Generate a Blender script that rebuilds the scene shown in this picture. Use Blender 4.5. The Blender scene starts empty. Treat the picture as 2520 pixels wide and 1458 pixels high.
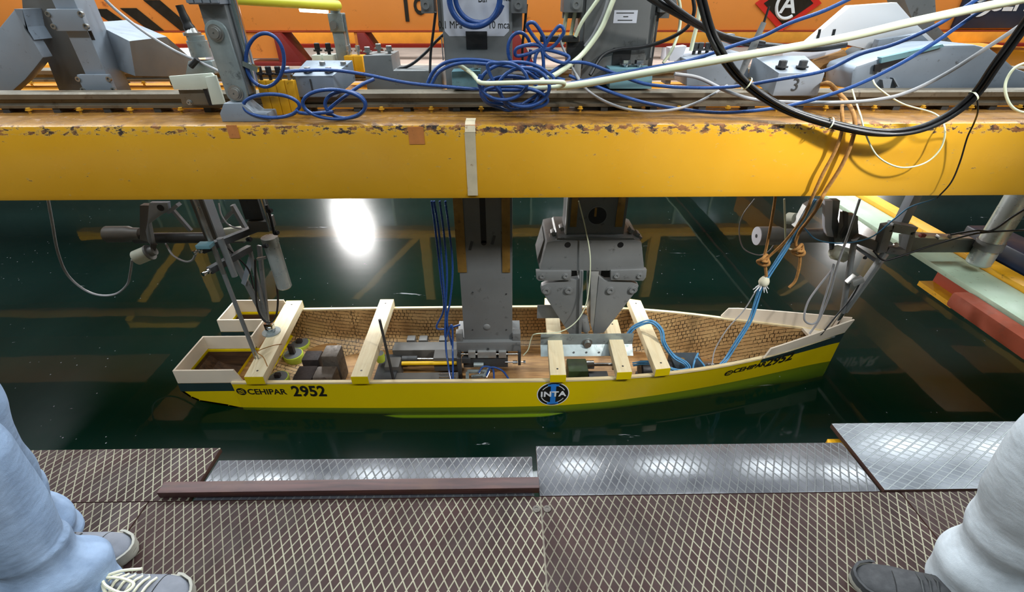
import bpy, bmesh, math, random
from mathutils import Vector, Matrix
random.seed(7)
SC = bpy.context.scene
COL = SC.collection
V = Vector

# ------------------------------------------------------------ camera
F_PX, TH, PS, CZ = 1152.0, math.radians(33.0), math.radians(0.85), 1.25
CAM = V((0, 0, CZ))
FW = V((math.sin(PS)*math.cos(TH), math.cos(PS)*math.cos(TH), -math.sin(TH)))
RT = V((math.cos(PS), -math.sin(PS), 0.0))
UP = RT.cross(FW)
cd = bpy.data.cameras.new('camera')
cd.sensor_width = 36.0
cd.lens = 36.0*F_PX/2520.0
cd.clip_start = 0.02
cd.clip_end = 200
cam = bpy.data.objects.new('camera', cd)
COL.objects.link(cam)
cam.matrix_world = Matrix(((RT.x, UP.x, -FW.x, CAM.x), (RT.y, UP.y, -FW.y, CAM.y), (RT.z, UP.z, -FW.z, CAM.z), (0, 0, 0, 1)))
SC.camera = cam

def ray(px, py):
    return FW*F_PX + RT*(px-1260.0) - UP*(py-729.0)
def atY(px, py, y):
    d = ray(px, py); return CAM + d*((y-CAM.y)/d.y)
def atZ(px, py, z):
    d = ray(px, py); return CAM + d*((z-CAM.z)/d.z)
def atX(px, py, x):
    d = ray(px, py); return CAM + d*((x-CAM.x)/d.x)

# ------------------------------------------------------------ world, exposure, lights
SC.view_settings.view_transform = 'Standard'
SC.view_settings.look = 'None'
SC.view_settings.gamma = 1.0
SC.view_settings.use_curve_mapping = False
SC.view_settings.exposure = 0.0
SC.cycles.max_bounces = 8
SC.cycles.transparent_max_bounces = 12
SC.cycles.caustics_reflective = False
SC.cycles.caustics_refractive = False
SC.cycles.sample_clamp_indirect = 6.0
w = bpy.data.worlds.new('world'); SC.world = w; w.use_nodes = True
w.node_tree.nodes['Background'].inputs[0].default_value = (0.75, 0.85, 1.0, 1)
w.node_tree.nodes['Background'].inputs[1].default_value = 0.12

def area_light(name, loc, size, energy, col, target, size_y=None, shape='RECTANGLE', spread=None):
    l = bpy.data.lights.new(name, 'AREA'); l.shape = shape; l.size = size
    if size_y: l.size_y = size_y
    l.energy = energy; l.color = col
    if spread: l.spread = spread
    o = bpy.data.objects.new(name, l); COL.objects.link(o)
    o.location = loc
    d = V(target)-V(loc)
    o.rotation_euler = d.to_track_quat('-Z', 'Y').to_euler()
    return o
CEIL = 6.0
LUM = []
for yy, en, ly in ((-1.6, 105, 0.7), (2.6, 85, 0.7), (6.25, 300, 1.5)):
    for xx in (-8.6, -5.7, -2.8, 0.1, 2.7, 6.0, 9.0):
        LUM.append((xx, yy))
        area_light('ceiling_luminaire_light', (xx, yy, CEIL-0.13), 1.5, en, (0.86, 0.95, 1.0), (xx, yy, 0), ly)
FLOOD = [(-3.0, 8.8, 0.95, 520, 0.36), (7.0, 8.8, 1.0, 330, 0.24)]
for fx, fy, fz, en, r in FLOOD:
    area_light('floodlight_beam', (fx, fy-0.02, fz), r*2, en, (1.0, 0.98, 0.96), (fx*0.35, 2.4, -0.55), shape='DISK')

# ------------------------------------------------------------ materials
area_light('work_light_beam', (2.75, 0.25, 2.75), 0.22, 9, (1.0, 0.97, 0.92), (1.25, 2.05, 0.62), shape='DISK', spread=math.radians(42))

def lin(c):
    return tuple((x/255/12.92 if x/255 <= 0.04045 else ((x/255+0.055)/1.055)**2.4) for x in c)
class NT:
    def __init__(s, name):
        s.m = bpy.data.materials.new(name); s.m.use_nodes = True
        s.t = s.m.node_tree; s.n = s.t.nodes
        s.b = s.n['Principled BSDF']; s.out = s.n['Material Output']
    def add(s, typ, **k):
        n = s.n.new(typ)
        for a, v in k.items(): setattr(n, a, v)
        return n
    def link(s, a, b): s.t.links.new(a, b)
    def coord(s, kind='Object', scale=(1, 1, 1), loc=(0, 0, 0), rot=(0, 0, 0)):
        c = s.add('ShaderNodeTexCoord'); mp = s.add('ShaderNodeMapping')
        mp.inputs['Scale'].default_value = scale; mp.inputs['Location'].default_value = loc; mp.inputs['Rotation'].default_value = rot
        s.link(c.outputs[kind], mp.inputs[0]); return mp.outputs[0]
    def noise(s, vec, scale, detail=4, rough=0.55, dist=0.0):
        n = s.add('ShaderNodeTexNoise'); n.inputs['Scale'].default_value = scale
        n.inputs['Detail'].default_value = detail; n.inputs['Roughness'].default_value = rough
        n.inputs['Distortion'].default_value = dist
        if vec is not None: s.link(vec, n.inputs['Vector'])
        return n.outputs['Fac']
    def ramp(s, fac, stops):
        r = s.add('ShaderNodeValToRGB'); e = r.color_ramp.elements
        while len(e) < len(stops): e.new(0.5)
        for i, (p, c) in enumerate(stops):
            e[i].position = p; e[i].color = (*c, 1) if len(c) == 3 else c
        s.link(fac, r.inputs[0]); return r.outputs[0]
    def mix(s, fac, a, b):
        m = s.add('ShaderNodeMix', data_type='RGBA')
        for sock, v in ((m.inputs[0], fac), (m.inputs[6], a), (m.inputs[7], b)):
            if isinstance(v, (int, float)): sock.default_value = v
            elif isinstance(v, tuple): sock.default_value = (*v, 1) if len(v) == 3 else v
            else: s.link(v, sock)
        return m.outputs[2]
    def math(s, op, a, b=None, clamp=False):
        m = s.add('ShaderNodeMath', operation=op); m.use_clamp = clamp
        for sock, v in ((m.inputs[0], a), (m.inputs[1], b)):
            if v is None: continue
            if isinstance(v, (int, float)): sock.default_value = v
            else: s.link(v, sock)
        return m.outputs[0]
    def set(s, name, v):
        i = s.b.inputs[name]
        if isinstance(v, (int, float)): i.default_value = v
        elif isinstance(v, tuple): i.default_value = (*v, 1)
        else: s.link(v, i)
    def bump(s, h, strength=0.3, dist=0.01):
        b = s.add('ShaderNodeBump'); b.inputs['Strength'].default_value = strength; b.inputs['Distance'].default_value = dist
        s.link(h, b.inputs['Height']); s.link(b.outputs[0], s.b.inputs['Normal']); return b

def paint(name, col, rough=0.4, metal=0.0, var=0.12, scale=9.0, bump=0.0, dirt=0.0, dirtcol=(60, 50, 40), wearscale=26.0):
    """plain painted or metallic surface with patchy tone, fine scuffs and spots of grime"""
    t = NT(name); c = lin(col); vec = t.coord()
    lo = tuple(x*(1-var) for x in c); hi = tuple(min(1, x*(1+var)) for x in c)
    n = t.noise(vec, scale, 5)
    base = t.ramp(n, [(0.3, lo), (0.7, hi)])
    if dirt > 0:
        d = t.noise(vec, wearscale, 6, 0.7)
        f = t.ramp(d, [(0.62-dirt*0.25, (0, 0, 0)), (0.74-dirt*0.2, (1, 1, 1))])
        base = t.mix(f, base, lin(dirtcol))
    t.set('Base Color', base); t.set('Metallic', metal)
    r = t.ramp(t.noise(vec, scale*2.3, 3), [(0.3, (rough*0.8,)*3), (0.7, (min(1, rough*1.25),)*3)])
    t.set('Roughness', r)
    if bump: t.bump(t.noise(vec, scale*14, 4), bump, 0.002)
    return t.m

M = {}
M['grey_paint'] = paint('grey_paint', (120, 122, 122), 0.42, 0.15, 0.1, 6, 0.15, 0.06, (75, 74, 70))
M['tower_grey'] = paint('tower_grey', (112, 114, 114), 0.45, 0.1, 0.13, 3.5, 0.1, 0.1, (70, 70, 68), 14)
M['bracket_grey'] = paint('bracket_grey', (136, 144, 154), 0.45, 0.1, 0.08, 4, 0.1, 0.04, (100, 100, 100))
M['blue_grey'] = paint('blue_grey', (128, 138, 150), 0.45, 0.1, 0.08, 6, 0.1, 0.05, (80, 80, 80))
M['teal_grey'] = paint('teal_grey', (105, 145, 155), 0.45, 0.1, 0.08, 6, 0.1, 0.05, (80, 90, 90))
M['dark_grey'] = paint('dark_grey', (62, 63, 64), 0.5, 0.2, 0.15, 8, 0.2, 0.1, (35, 35, 35))
M['dark_box'] = paint('dark_box', (95, 92, 88), 0.5, 0.2, 0.1, 5)
M['black'] = paint('black_plastic', (22, 22, 24), 0.45, 0, 0.2, 12)
M['rubber'] = paint('black_rubber', (26, 26, 28), 0.38, 0, 0.25, 18)
M['steel'] = paint('bare_steel', (165, 165, 162), 0.32, 0.85, 0.1, 12, 0.15, 0.03, (90, 85, 80))
M['chrome'] = paint('polished_steel', (205, 208, 210), 0.16, 1.0, 0.05, 10)
M['galvanised'] = paint('galvanised_steel', (150, 160, 160), 0.42, 0.5, 0.14, 16, 0.1, 0.1, (95, 100, 100), 20)
M['rail_steel'] = paint('rail_steel', (112, 103, 88), 0.42, 0.35, 0.18, 7, 0.25, 0.18, (85, 75, 60), 18)
M['brass'] = paint('brass_strip', (140, 108, 52), 0.5, 0.4, 0.2, 16, 0.2, 0.12, (70, 55, 35), 22)
M['satin'] = paint('satin_steel', (186, 192, 190), 0.3, 0.45, 0.05, 10)
M['aluminium'] = paint('aluminium', (190, 192, 190), 0.35, 0.7, 0.08, 9)
M['cream_block'] = paint('cream_block', (205, 210, 195), 0.5, 0, 0.06, 9)
M['orange'] = paint('orange_paint', (236, 146, 66), 0.42, 0, 0.05, 1.2, 0.05, 0.02, (140, 70, 40), 9)
M['orange_dark'] = paint('orange_edge_paint', (160, 62, 30), 0.45, 0, 0.1, 3)
M['rear_yellow'] = paint('rear_beam_paint', (196, 126, 18), 0.4, 0, 0.07, 3, 0.1, 0.05, (120, 80, 40), 12)
M['bolt_yellow'] = paint('bolt_yellow_paint', (200, 150, 40), 0.45, 0, 0.2, 30, 0, 0.1, (90, 60, 30), 60)
M['shim_yellow'] = paint('shim_yellow_paint', (222, 162, 24), 0.42, 0, 0.1, 10, 0.1, 0.06, (110, 80, 40), 30)
M['maroon'] = paint('maroon_paint', (130, 38, 36), 0.5, 0, 0.12, 5)
M['hull_yellow'] = paint('hull_yellow_paint', (224, 196, 10), 0.22, 0, 0.03, 2)
M['stripe_green'] = paint('stripe_dark_green', (38, 58, 58), 0.3, 0, 0.06, 5)
M['board_white'] = paint('white_board', (226, 212, 192), 0.5, 0, 0.05, 5, 0.05)
M['letter_black'] = paint('letter_black', (28, 26, 20), 0.4)
M['letter_white'] = paint('letter_white', (235, 238, 240), 0.4)
M['badge_blue'] = paint('badge_blue', (50, 130, 215), 0.35)
M['label_white'] = paint('label_white', (205, 208, 218), 0.5, 0, 0.03, 5)
M['overlit_white'] = paint('overlit_plate_white', (242, 242, 244), 0.4, 0, 0.02, 3)  # strong lamp light on the light grey gusset, put into its colour
M['sign_navy'] = paint('sign_navy', (30, 44, 66), 0.35)
M['logo_red'] = paint('logo_red', (215, 45, 35), 0.4)
M['cable_blue'] = paint('blue_cable_sheath', (34, 70, 132), 0.3, 0, 0.1, 30)
M['cable_pale'] = paint('light_blue_cable', (86, 150, 196), 0.4, 0, 0.15, 40)
M['hose_white'] = paint('milky_hose', (214, 220, 190), 0.35, 0, 0.05, 8)
M['cable_grey'] = paint('grey_cable_sheath', (150, 150, 152), 0.4, 0, 0.1, 20)
M['rope'] = paint('brown_rope', (168, 120, 62), 0.8, 0, 0.25, 90, 0.6, 0.1, (90, 60, 30), 120)
M['tape'] = paint('masking_tape', (205, 190, 160), 0.6, 0, 0.08, 18, 0.1, 0.06, (150, 110, 80), 30)
M['orange_tape'] = paint('orange_tape', (206, 128, 66), 0.6, 0, 0.1, 20, 0.1, 0.05, (160, 90, 50), 60)
M['pale_green'] = paint('pale_green_paint', (170, 190, 165), 0.45, 0, 0.08, 4, 0.1, 0.06, (130, 130, 100))
M['concrete_pink'] = paint('pinkish_concrete', (190, 165, 150), 0.75, 0, 0.12, 3, 0.1)
M['wall_grey'] = paint('wall_grey_plaster', (62, 78, 74), 0.8, 0, 0.15, 0.8)
M['ceiling_grey'] = paint('ceiling_grey', (70, 74, 76), 0.85, 0, 0.15, 0.8)
M['tank_green'] = paint('tank_green', (34, 140, 98), 0.8, 0, 0.2, 0.9)
M['engine_green'] = paint('machine_green', (52, 70, 38), 0.45, 0.1, 0.15, 12)
M['motor_blue'] = paint('motor_blue_grey', (52, 66, 76), 0.4, 0.2, 0.12, 12)
M['lead'] = paint('lead_block', (92, 84, 76), 0.6, 0.2, 0.22, 22, 0.4, 0.25, (55, 45, 38), 34)
M['lead_dark'] = paint('dark_lead_block', (58, 50, 48), 0.6, 0.15, 0.2, 22, 0.4, 0.2, (35, 28, 26), 34)
M['lime'] = paint('lime_green_rim', (190, 205, 70), 0.5, 0, 0.12, 14, 0.1, 0.1, (150, 140, 60))
M['tube_yellow'] = paint('yellow_rod', (226, 180, 20), 0.35, 0, 0.05, 12)
M['tube_lime'] = paint('lime_yellow_tube', (214, 212, 60), 0.4, 0, 0.08, 5)

def wood(name, light, dark, scale=6.0, rough=0.55, axis='Y', stain=0.0):
    t = NT(name)
    sc = {'X': (0.25, 3, 3), 'Y': (3, 0.25, 3), 'Z': (3, 3, 0.25)}[axis]
    vec = t.coord('Object', sc)
    n = t.noise(vec, scale*3, 6, 0.6, 0.6)
    base = t.ramp(n, [(0.3, lin(dark)), (0.65, lin(light))])
    if stain:
        n2 = t.noise(t.coord(), 7, 5, 0.7)
        base = t.mix(t.ramp(n2, [(0.52, (0, 0, 0)), (0.72, (stain,)*3)]), base, lin((90, 60, 40)))
    t.set('Base Color', base); t.set('Roughness', rough)
    t.bump(n, 0.15, 0.003)
    return t.m
M['pine'] = wood('pine_plank', (240, 226, 190), (226, 206, 164), stain=0.12)
M['gunwale'] = wood('gunwale_wood', (235, 218, 176), (214, 190, 142), axis='X')
M['brown_floor'] = wood('brown_floor_wood', (176, 132, 78), (122, 84, 46), axis='X', stain=0.7)
M['pod_dark'] = wood('dark_stained_wood', (96, 68, 44), (44, 30, 22), axis='X', rough=0.5, stain=0.8)
M['batten'] = wood('dark_red_batten', (84, 50, 46), (50, 28, 28), axis='X', rough=0.5, stain=0.5)

def beam_yellow():
    """worn yellow enamel: rust-brown and black chips thickest along the top edge"""
    t = NT('worn_yellow_enamel'); vec = t.coord('Generated'); ob = t.coord('Object')
    base = t.ramp(t.noise(ob, 1.6, 4), [(0.3, lin((222, 160, 30))), (0.7, lin((232, 174, 48)))])
    sep = t.add('ShaderNodeSeparateXYZ'); t.link(vec, sep.inputs[0])
    edge = t.ramp(sep.outputs['Z'], [(0.83, (0, 0, 0)), (0.885, (0.8,)*3), (0.93, (1, 1, 1)), (0.985, (1, 1, 1)), (1.0, (0.5,)*3)])
    obx = t.coord('Object', (0.35, 1, 1))
    long = t.noise(obx, 1.6, 2)
    big = t.noise(t.coord('Object', (1, 1, 2.2)), 22, 7, 0.72)
    lvl = t.math('MULTIPLY', edge, t.math('ADD', long, 0.25))
    f = t.math('ADD', big, t.math('MULTIPLY', lvl, 0.22))
    chip = t.ramp(f, [(0.665, (0, 0, 0)), (0.685, (1, 1, 1))])
    chipcol = t.ramp(t.noise(ob, 30, 3), [(0.42, lin((52, 40, 36))), (0.58, lin((150, 96, 48)))])
    chalk = t.ramp(f, [(0.62, (0, 0, 0)), (0.655, (0.7,)*3)])
    base = t.mix(chalk, base, lin((214, 176, 96)))
    base = t.mix(chip, base, chipcol)
    pat = t.noise(t.coord('Object', (1, 1, 1.6)), 3.1, 6, 0.65)
    prim = t.math('MULTIPLY', t.ramp(pat, [(0.66, (0, 0, 0)), (0.675, (1, 1, 1))]), t.ramp(sep.outputs['Z'], [(0.72, (0, 0, 0)), (0.82, (1, 1, 1))]))
    base = t.mix(prim, base, lin((204, 126, 58)))
    gn = t.add('ShaderNodeNewGeometry'); sn = t.add('ShaderNodeSeparateXYZ'); t.link(gn.outputs['Normal'], sn.inputs[0])
    topm = t.ramp(sn.outputs['Z'], [(0.93, (0, 0, 0)), (0.99, (0.9,)*3)])
    base = t.mix(topm, base, t.ramp(t.noise(ob, 14, 6, 0.7), [(0.35, lin((98, 62, 34))), (0.6, lin((138, 96, 46)))]))
    t.set('Base Color', base)
    t.set('Roughness', t.mix(chip, t.ramp(t.noise(ob, 3, 4), [(0.3, (0.24,)*3), (0.7, (0.36,)*3)]), (0.7, 0.7, 0.7)))
    t.bump(f, 0.08, 0.004)
    return t.m
M['beam_yellow'] = beam_yellow()

def mesh_ply(name, base, rough, rib, ribworn=0.5, spec=0.5, a=0.0262, b=0.046):
    """film-faced plywood with a raised diamond mesh"""
    t = NT(name)
    c = t.add('ShaderNodeTexCoord'); sep = t.add('ShaderNodeSeparateXYZ'); t.link(c.outputs['Object'], sep.inputs[0])
    u = t.math('ADD', t.math('DIVIDE', sep.outputs['X'], a), t.math('DIVIDE', sep.outputs['Y'], b))
    v = t.math('SUBTRACT', t.math('DIVIDE', sep.outputs['X'], a), t.math('DIVIDE', sep.outputs['Y'], b))
    def line(x):
        p = t.math('PINGPONG', x, 0.5)            # 0 at the rib, 0.5 mid-cell
        return t.ramp(p, [(0.045, (1, 1, 1)), (0.095, (0, 0, 0))])
    ln = t.math('MAXIMUM', line(u), line(v))
    vec = t.coord()
    worn = t.ramp(t.noise(vec, 2.6, 5, 0.6), [(0.36, (ribworn,)*3), (0.6, (1, 1, 1))])
    bc = t.ramp(t.noise(vec, 5, 5, 0.65), [(0.3, lin(tuple(x*0.8 for x in base))), (0.7, lin(tuple(x*1.2 for x in base)))])
    dust = t.ramp(t.noise(vec, 11, 6, 0.7), [(0.6, (0, 0, 0)), (0.8, (0.28,)*3)])
    bc = t.mix(dust, bc, lin((120, 112, 98)))
    spots = t.ramp(t.noise(vec, 42, 3, 0.5), [(0.74, (0, 0, 0)), (0.77, (0.7,)*3)])
    bc = t.mix(spots, bc, lin((165, 160, 140)))
    fac = t.math('MULTIPLY', ln, worn)
    t.set('Base Color', t.mix(fac, bc, lin(rib)))
    t.set('Roughness', t.mix(fac, t.ramp(t.noise(vec, 9, 5), [(0.3, (rough*0.8,)*3), (0.7, (rough*1.3,)*3)]), (0.6, 0.6, 0.6)))
    t.b.inputs['Specular IOR Level'].default_value = spec
    t.bump(t.math('ADD', ln, t.math('MULTIPLY', t.noise(vec, 26, 3), 0.25)), 0.45, 0.003)
    return t.m
M['ply_brown'] = mesh_ply('brown_mesh_plywood', (50, 33, 31), 0.55, (146, 141, 121), 0.35, 0.18)
M['ply_grey'] = mesh_ply('grey_mesh_plywood', (74, 74, 79), 0.2, (90, 92, 92), 0.3, 0.6)
M['ply_sheen'] = mesh_ply('sheen_mesh_plywood', (104, 108, 114), 0.24, (140, 146, 146), 0.4, 0.6, 0.046, 0.0262)  # lighter base: reflection of the bright ceiling is put into the colour
M['ply_edge'] = paint('plywood_edge', (70, 46, 38), 0.6, 0, 0.2, 20)

def hull_inside():
    """cedar strip planking with dark glue lines"""
    t = NT('strip_plank_inside')
    uv = t.add('ShaderNodeTexCoord').outputs['UV']
    n = t.noise(uv, 6, 4, 0.6)
    off = t.add('ShaderNodeVectorMath', operation='SCALE'); off.inputs['Scale'].default_value = 0.012
    nn = t.add('ShaderNodeTexNoise'); nn.inputs['Scale'].default_value = 9; t.link(uv, nn.inputs['Vector'])
    t.link(nn.outputs['Color'], off.inputs[0])
    ad = t.add('ShaderNodeVectorMath', operation='ADD'); t.link(uv, ad.inputs[0]); t.link(off.outputs[0], ad.inputs[1])
    def bricks(bw, rh, ms):
        br = t.add('ShaderNodeTexBrick'); br.inputs['Scale'].default_value = 1.0
        br.inputs['Brick Width'].default_value = bw; br.inputs['Row Height'].default_value = rh
        br.inputs['Mortar Size'].default_value = ms; br.inputs['Mortar Smooth'].default_value = 0.4
        br.offset = 0.37
        t.link(ad.outputs[0], br.inputs['Vector']); return br.outputs['Fac']
    rows = bricks(3.0, 0.029, 0.0026)
    cells = bricks(0.027, 0.029, 0.003)
    patch = t.ramp(t.noise(uv, 7.5, 5, 0.7), [(0.44, (0, 0, 0)), (0.56, (1, 1, 1))])
    ln = t.math('MAXIMUM', rows, t.math('MULTIPLY', cells, patch))
    wob = t.ramp(t.noise(uv, 60, 2), [(0.34, (0.35,)*3), (0.46, (1, 1, 1))])
    ln = t.math('MULTIPLY', ln, wob)
    blot = t.ramp(t.noise(uv, 24, 3, 0.6), [(0.68, (0, 0, 0)), (0.73, (0.9,)*3)])
    woodc = t.ramp(t.noise(uv, 5, 5, 0.6), [(0.3, lin((160, 122, 78))), (0.7, lin((200, 164, 112)))])
    c = t.mix(t.math('MAXIMUM', ln, blot), woodc, lin((40, 25, 15)))
    t.set('Base Color', c); t.set('Roughness', 0.42)
    return t.m
M['hull_inside'] = hull_inside()

def denim(name, col):
    t = NT(name); vec = t.coord(); c = lin(col)
    wv = t.noise(t.coord('Object', (1, 1, 0.5)), 900, 2)
    n = t.noise(vec, 7, 5, 0.6)
    n3 = t.noise(t.coord('Object', (1, 1, 0.45)), 4.2, 4, 0.6, 0.4)
    base = t.ramp(n, [(0.32, tuple(x*0.74 for x in c)), (0.5, c), (0.68, tuple(min(1, x*1.3) for x in c))])
    base = t.mix(t.ramp(n3, [(0.5, (0, 0, 0)), (0.7, (0.75,)*3)]), base, tuple(min(1, x*1.5+0.12) for x in c))
    base = t.mix(t.math('MULTIPLY', wv, 0.25), base, tuple(min(1, x*1.6+0.05) for x in c))
    t.set('Base Color', base); t.set('Roughness', 0.85)
    t.bump(t.math('ADD', t.math('MULTIPLY', wv, 0.3), t.math('MULTIPLY', t.noise(t.coord('Object', (1, 1, 1.8)), 11, 3), 3.0)), 0.3, 0.008)
    return t.m
M['denim_blue'] = denim('blue_denim', (126, 146, 174))
M['denim_pale'] = denim('pale_denim', (182, 188, 194))
M['canvas_grey'] = paint('grey_canvas', (112, 114, 122), 0.85, 0, 0.1, 30, 0.3)
M['suede_dark'] = paint('dark_suede', (58, 58, 60), 0.8, 0, 0.15, 20, 0.3)
M['shoe_rubber'] = paint('shoe_rubber', (150, 146, 136), 0.6, 0, 0.1, 20)
M['lace'] = paint('cream_lace', (218, 214, 190), 0.75, 0, 0.08, 60)
M['shirt'] = paint('dark_shirt', (52, 56, 66), 0.85, 0, 0.12, 8, 0.2)
M['skin'] = paint('skin', (196, 142, 112), 0.55, 0, 0.06, 14)
M['hair'] = paint('brown_hair', (48, 34, 26), 0.6, 0, 0.2, 40, 0.3)

def emit(name, col, s):
    t = NT(name); t.set('Emission Color', col); t.b.inputs['Emission Strength'].default_value = s; t.set('Base Color', (0.8, 0.8, 0.8)); return t.m
M['lamp_glass'] = emit('lamp_glass', (0.95, 0.98, 1.0), 3.0)

def water():
    t = NT('tank_water')
    pos = t.add('ShaderNodeTexCoord').outputs['Object']
    mp = t.add('ShaderNodeMapping'); mp.inputs['Scale'].default_value = (0.8, 1.5, 1); t.link(pos, mp.inputs[0])
    h = t.math('ADD', t.noise(mp.outputs[0], 1.1, 2, 0.4), t.math('MULTIPLY', t.noise(mp.outputs[0], 4.5, 2, 0.5), 0.10))
    bp = t.add('ShaderNodeBump'); bp.inputs['Strength'].default_value = 0.30; bp.inputs['Distance'].default_value = 0.0075
    t.link(h, bp.inputs['Height'])
    fr = t.add('ShaderNodeFresnel'); fr.inputs['IOR'].default_value = 1.333; t.link(bp.outputs[0], fr.inputs['Normal'])
    gl = t.add('ShaderNodeBsdfGlossy'); gl.inputs['Roughness'].default_value = 0.03; t.link(bp.outputs[0], gl.inputs['Normal'])
    g2 = t.add('ShaderNodeBsdfGlossy'); g2.inputs['Roughness'].default_value = 0.22; t.link(bp.outputs[0], g2.inputs['Normal'])
    gm = t.add('ShaderNodeMixShader'); gm.inputs[0].default_value = 0.34; t.link(gl.outputs[0], gm.inputs[1]); t.link(g2.outputs[0], gm.inputs[2])
    tr = t.add('ShaderNodeBsdfTransparent'); tr.inputs['Color'].default_value = (0.50, 0.66, 0.50, 1)
    dd = t.add('ShaderNodeBsdfDiffuse'); dd.inputs['Color'].default_value = (0.0012, 0.0058, 0.0048, 1)
    ad = t.add('ShaderNodeAddShader'); t.link(tr.outputs[0], ad.inputs[0]); t.link(dd.outputs[0], ad.inputs[1])
    mx = t.add('ShaderNodeMixShader'); t.link(fr.outputs[0], mx.inputs[0]); t.link(ad.outputs[0], mx.inputs[1]); t.link(gm.outputs[0], mx.inputs[2])
    # floating dust and scum streaks
    vo = t.add('ShaderNodeTexVoronoi'); vo.inputs['Scale'].default_value = 16
    mp2 = t.add('ShaderNodeMapping'); mp2.inputs['Scale'].default_value = (1, 0.8, 0.0); t.link(pos, mp2.inputs[0]); t.link(mp2.outputs[0], vo.inputs['Vector'])
    sp = t.ramp(vo.outputs['Distance'], [(0.035, (1, 1, 1)), (0.07, (0, 0, 0))])
    gate = t.ramp(t.noise(pos, 0.9, 3), [(0.47, (0, 0, 0)), (0.6, (1, 1, 1))])
    st = t.noise(t.coord('Object', (0.6, 3.0, 0.01)), 2.2, 6, 0.62, 1.3)
    stk = t.ramp(st, [(0.69, (0, 0, 0)), (0.715, (1, 1, 1))])
    f = t.math('MULTIPLY', t.math('MAXIMUM', t.math('MULTIPLY', sp, gate), stk), 0.38)
    df = t.add('ShaderNodeBsdfDiffuse'); df.inputs['Color'].default_value = (0.6, 0.62, 0.65, 1)
    m2 = t.add('ShaderNodeMixShader'); t.link(f, m2.inputs[0]); t.link(mx.outputs[0], m2.inputs[1]); t.link(df.outputs[0], m2.inputs[2])
    t.link(m2.outputs[0], t.out.inputs['Surface'])
    va = t.add('ShaderNodeVolumeAbsorption'); va.inputs['Color'].default_value = (0.05, 0.66, 0.46, 1); va.inputs['Density'].default_value = 1.7
    t.link(va.outputs[0], t.out.inputs['Volume'])
    return t.m
M['water'] = water()

# ------------------------------------------------------------ geometry helpers
def spl(pts, n=8, closed=False):
    """Catmull-Rom through the control points"""
    p = [V(q) for q in pts]; out = []; N = len(p)
    rng = N if closed else N-1
    for i in range(rng):
        if closed: a, b, c, d = p[(i-1) % N], p[i], p[(i+1) % N], p[(i+2) % N]
        else:
            b, c = p[i], p[i+1]
            a = p[i-1] if i > 0 else b*2-c
            d = p[i+2] if i+2 < N else c*2-b
        for k in range(n):
            s = k/n
            out.append(0.5*((2*b)+(c-a)*s+(2*a-5*b+4*c-d)*s*s+(3*b-a-3*c+d)*s**3))
    if not closed: out.append(p[-1])
    return out

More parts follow.
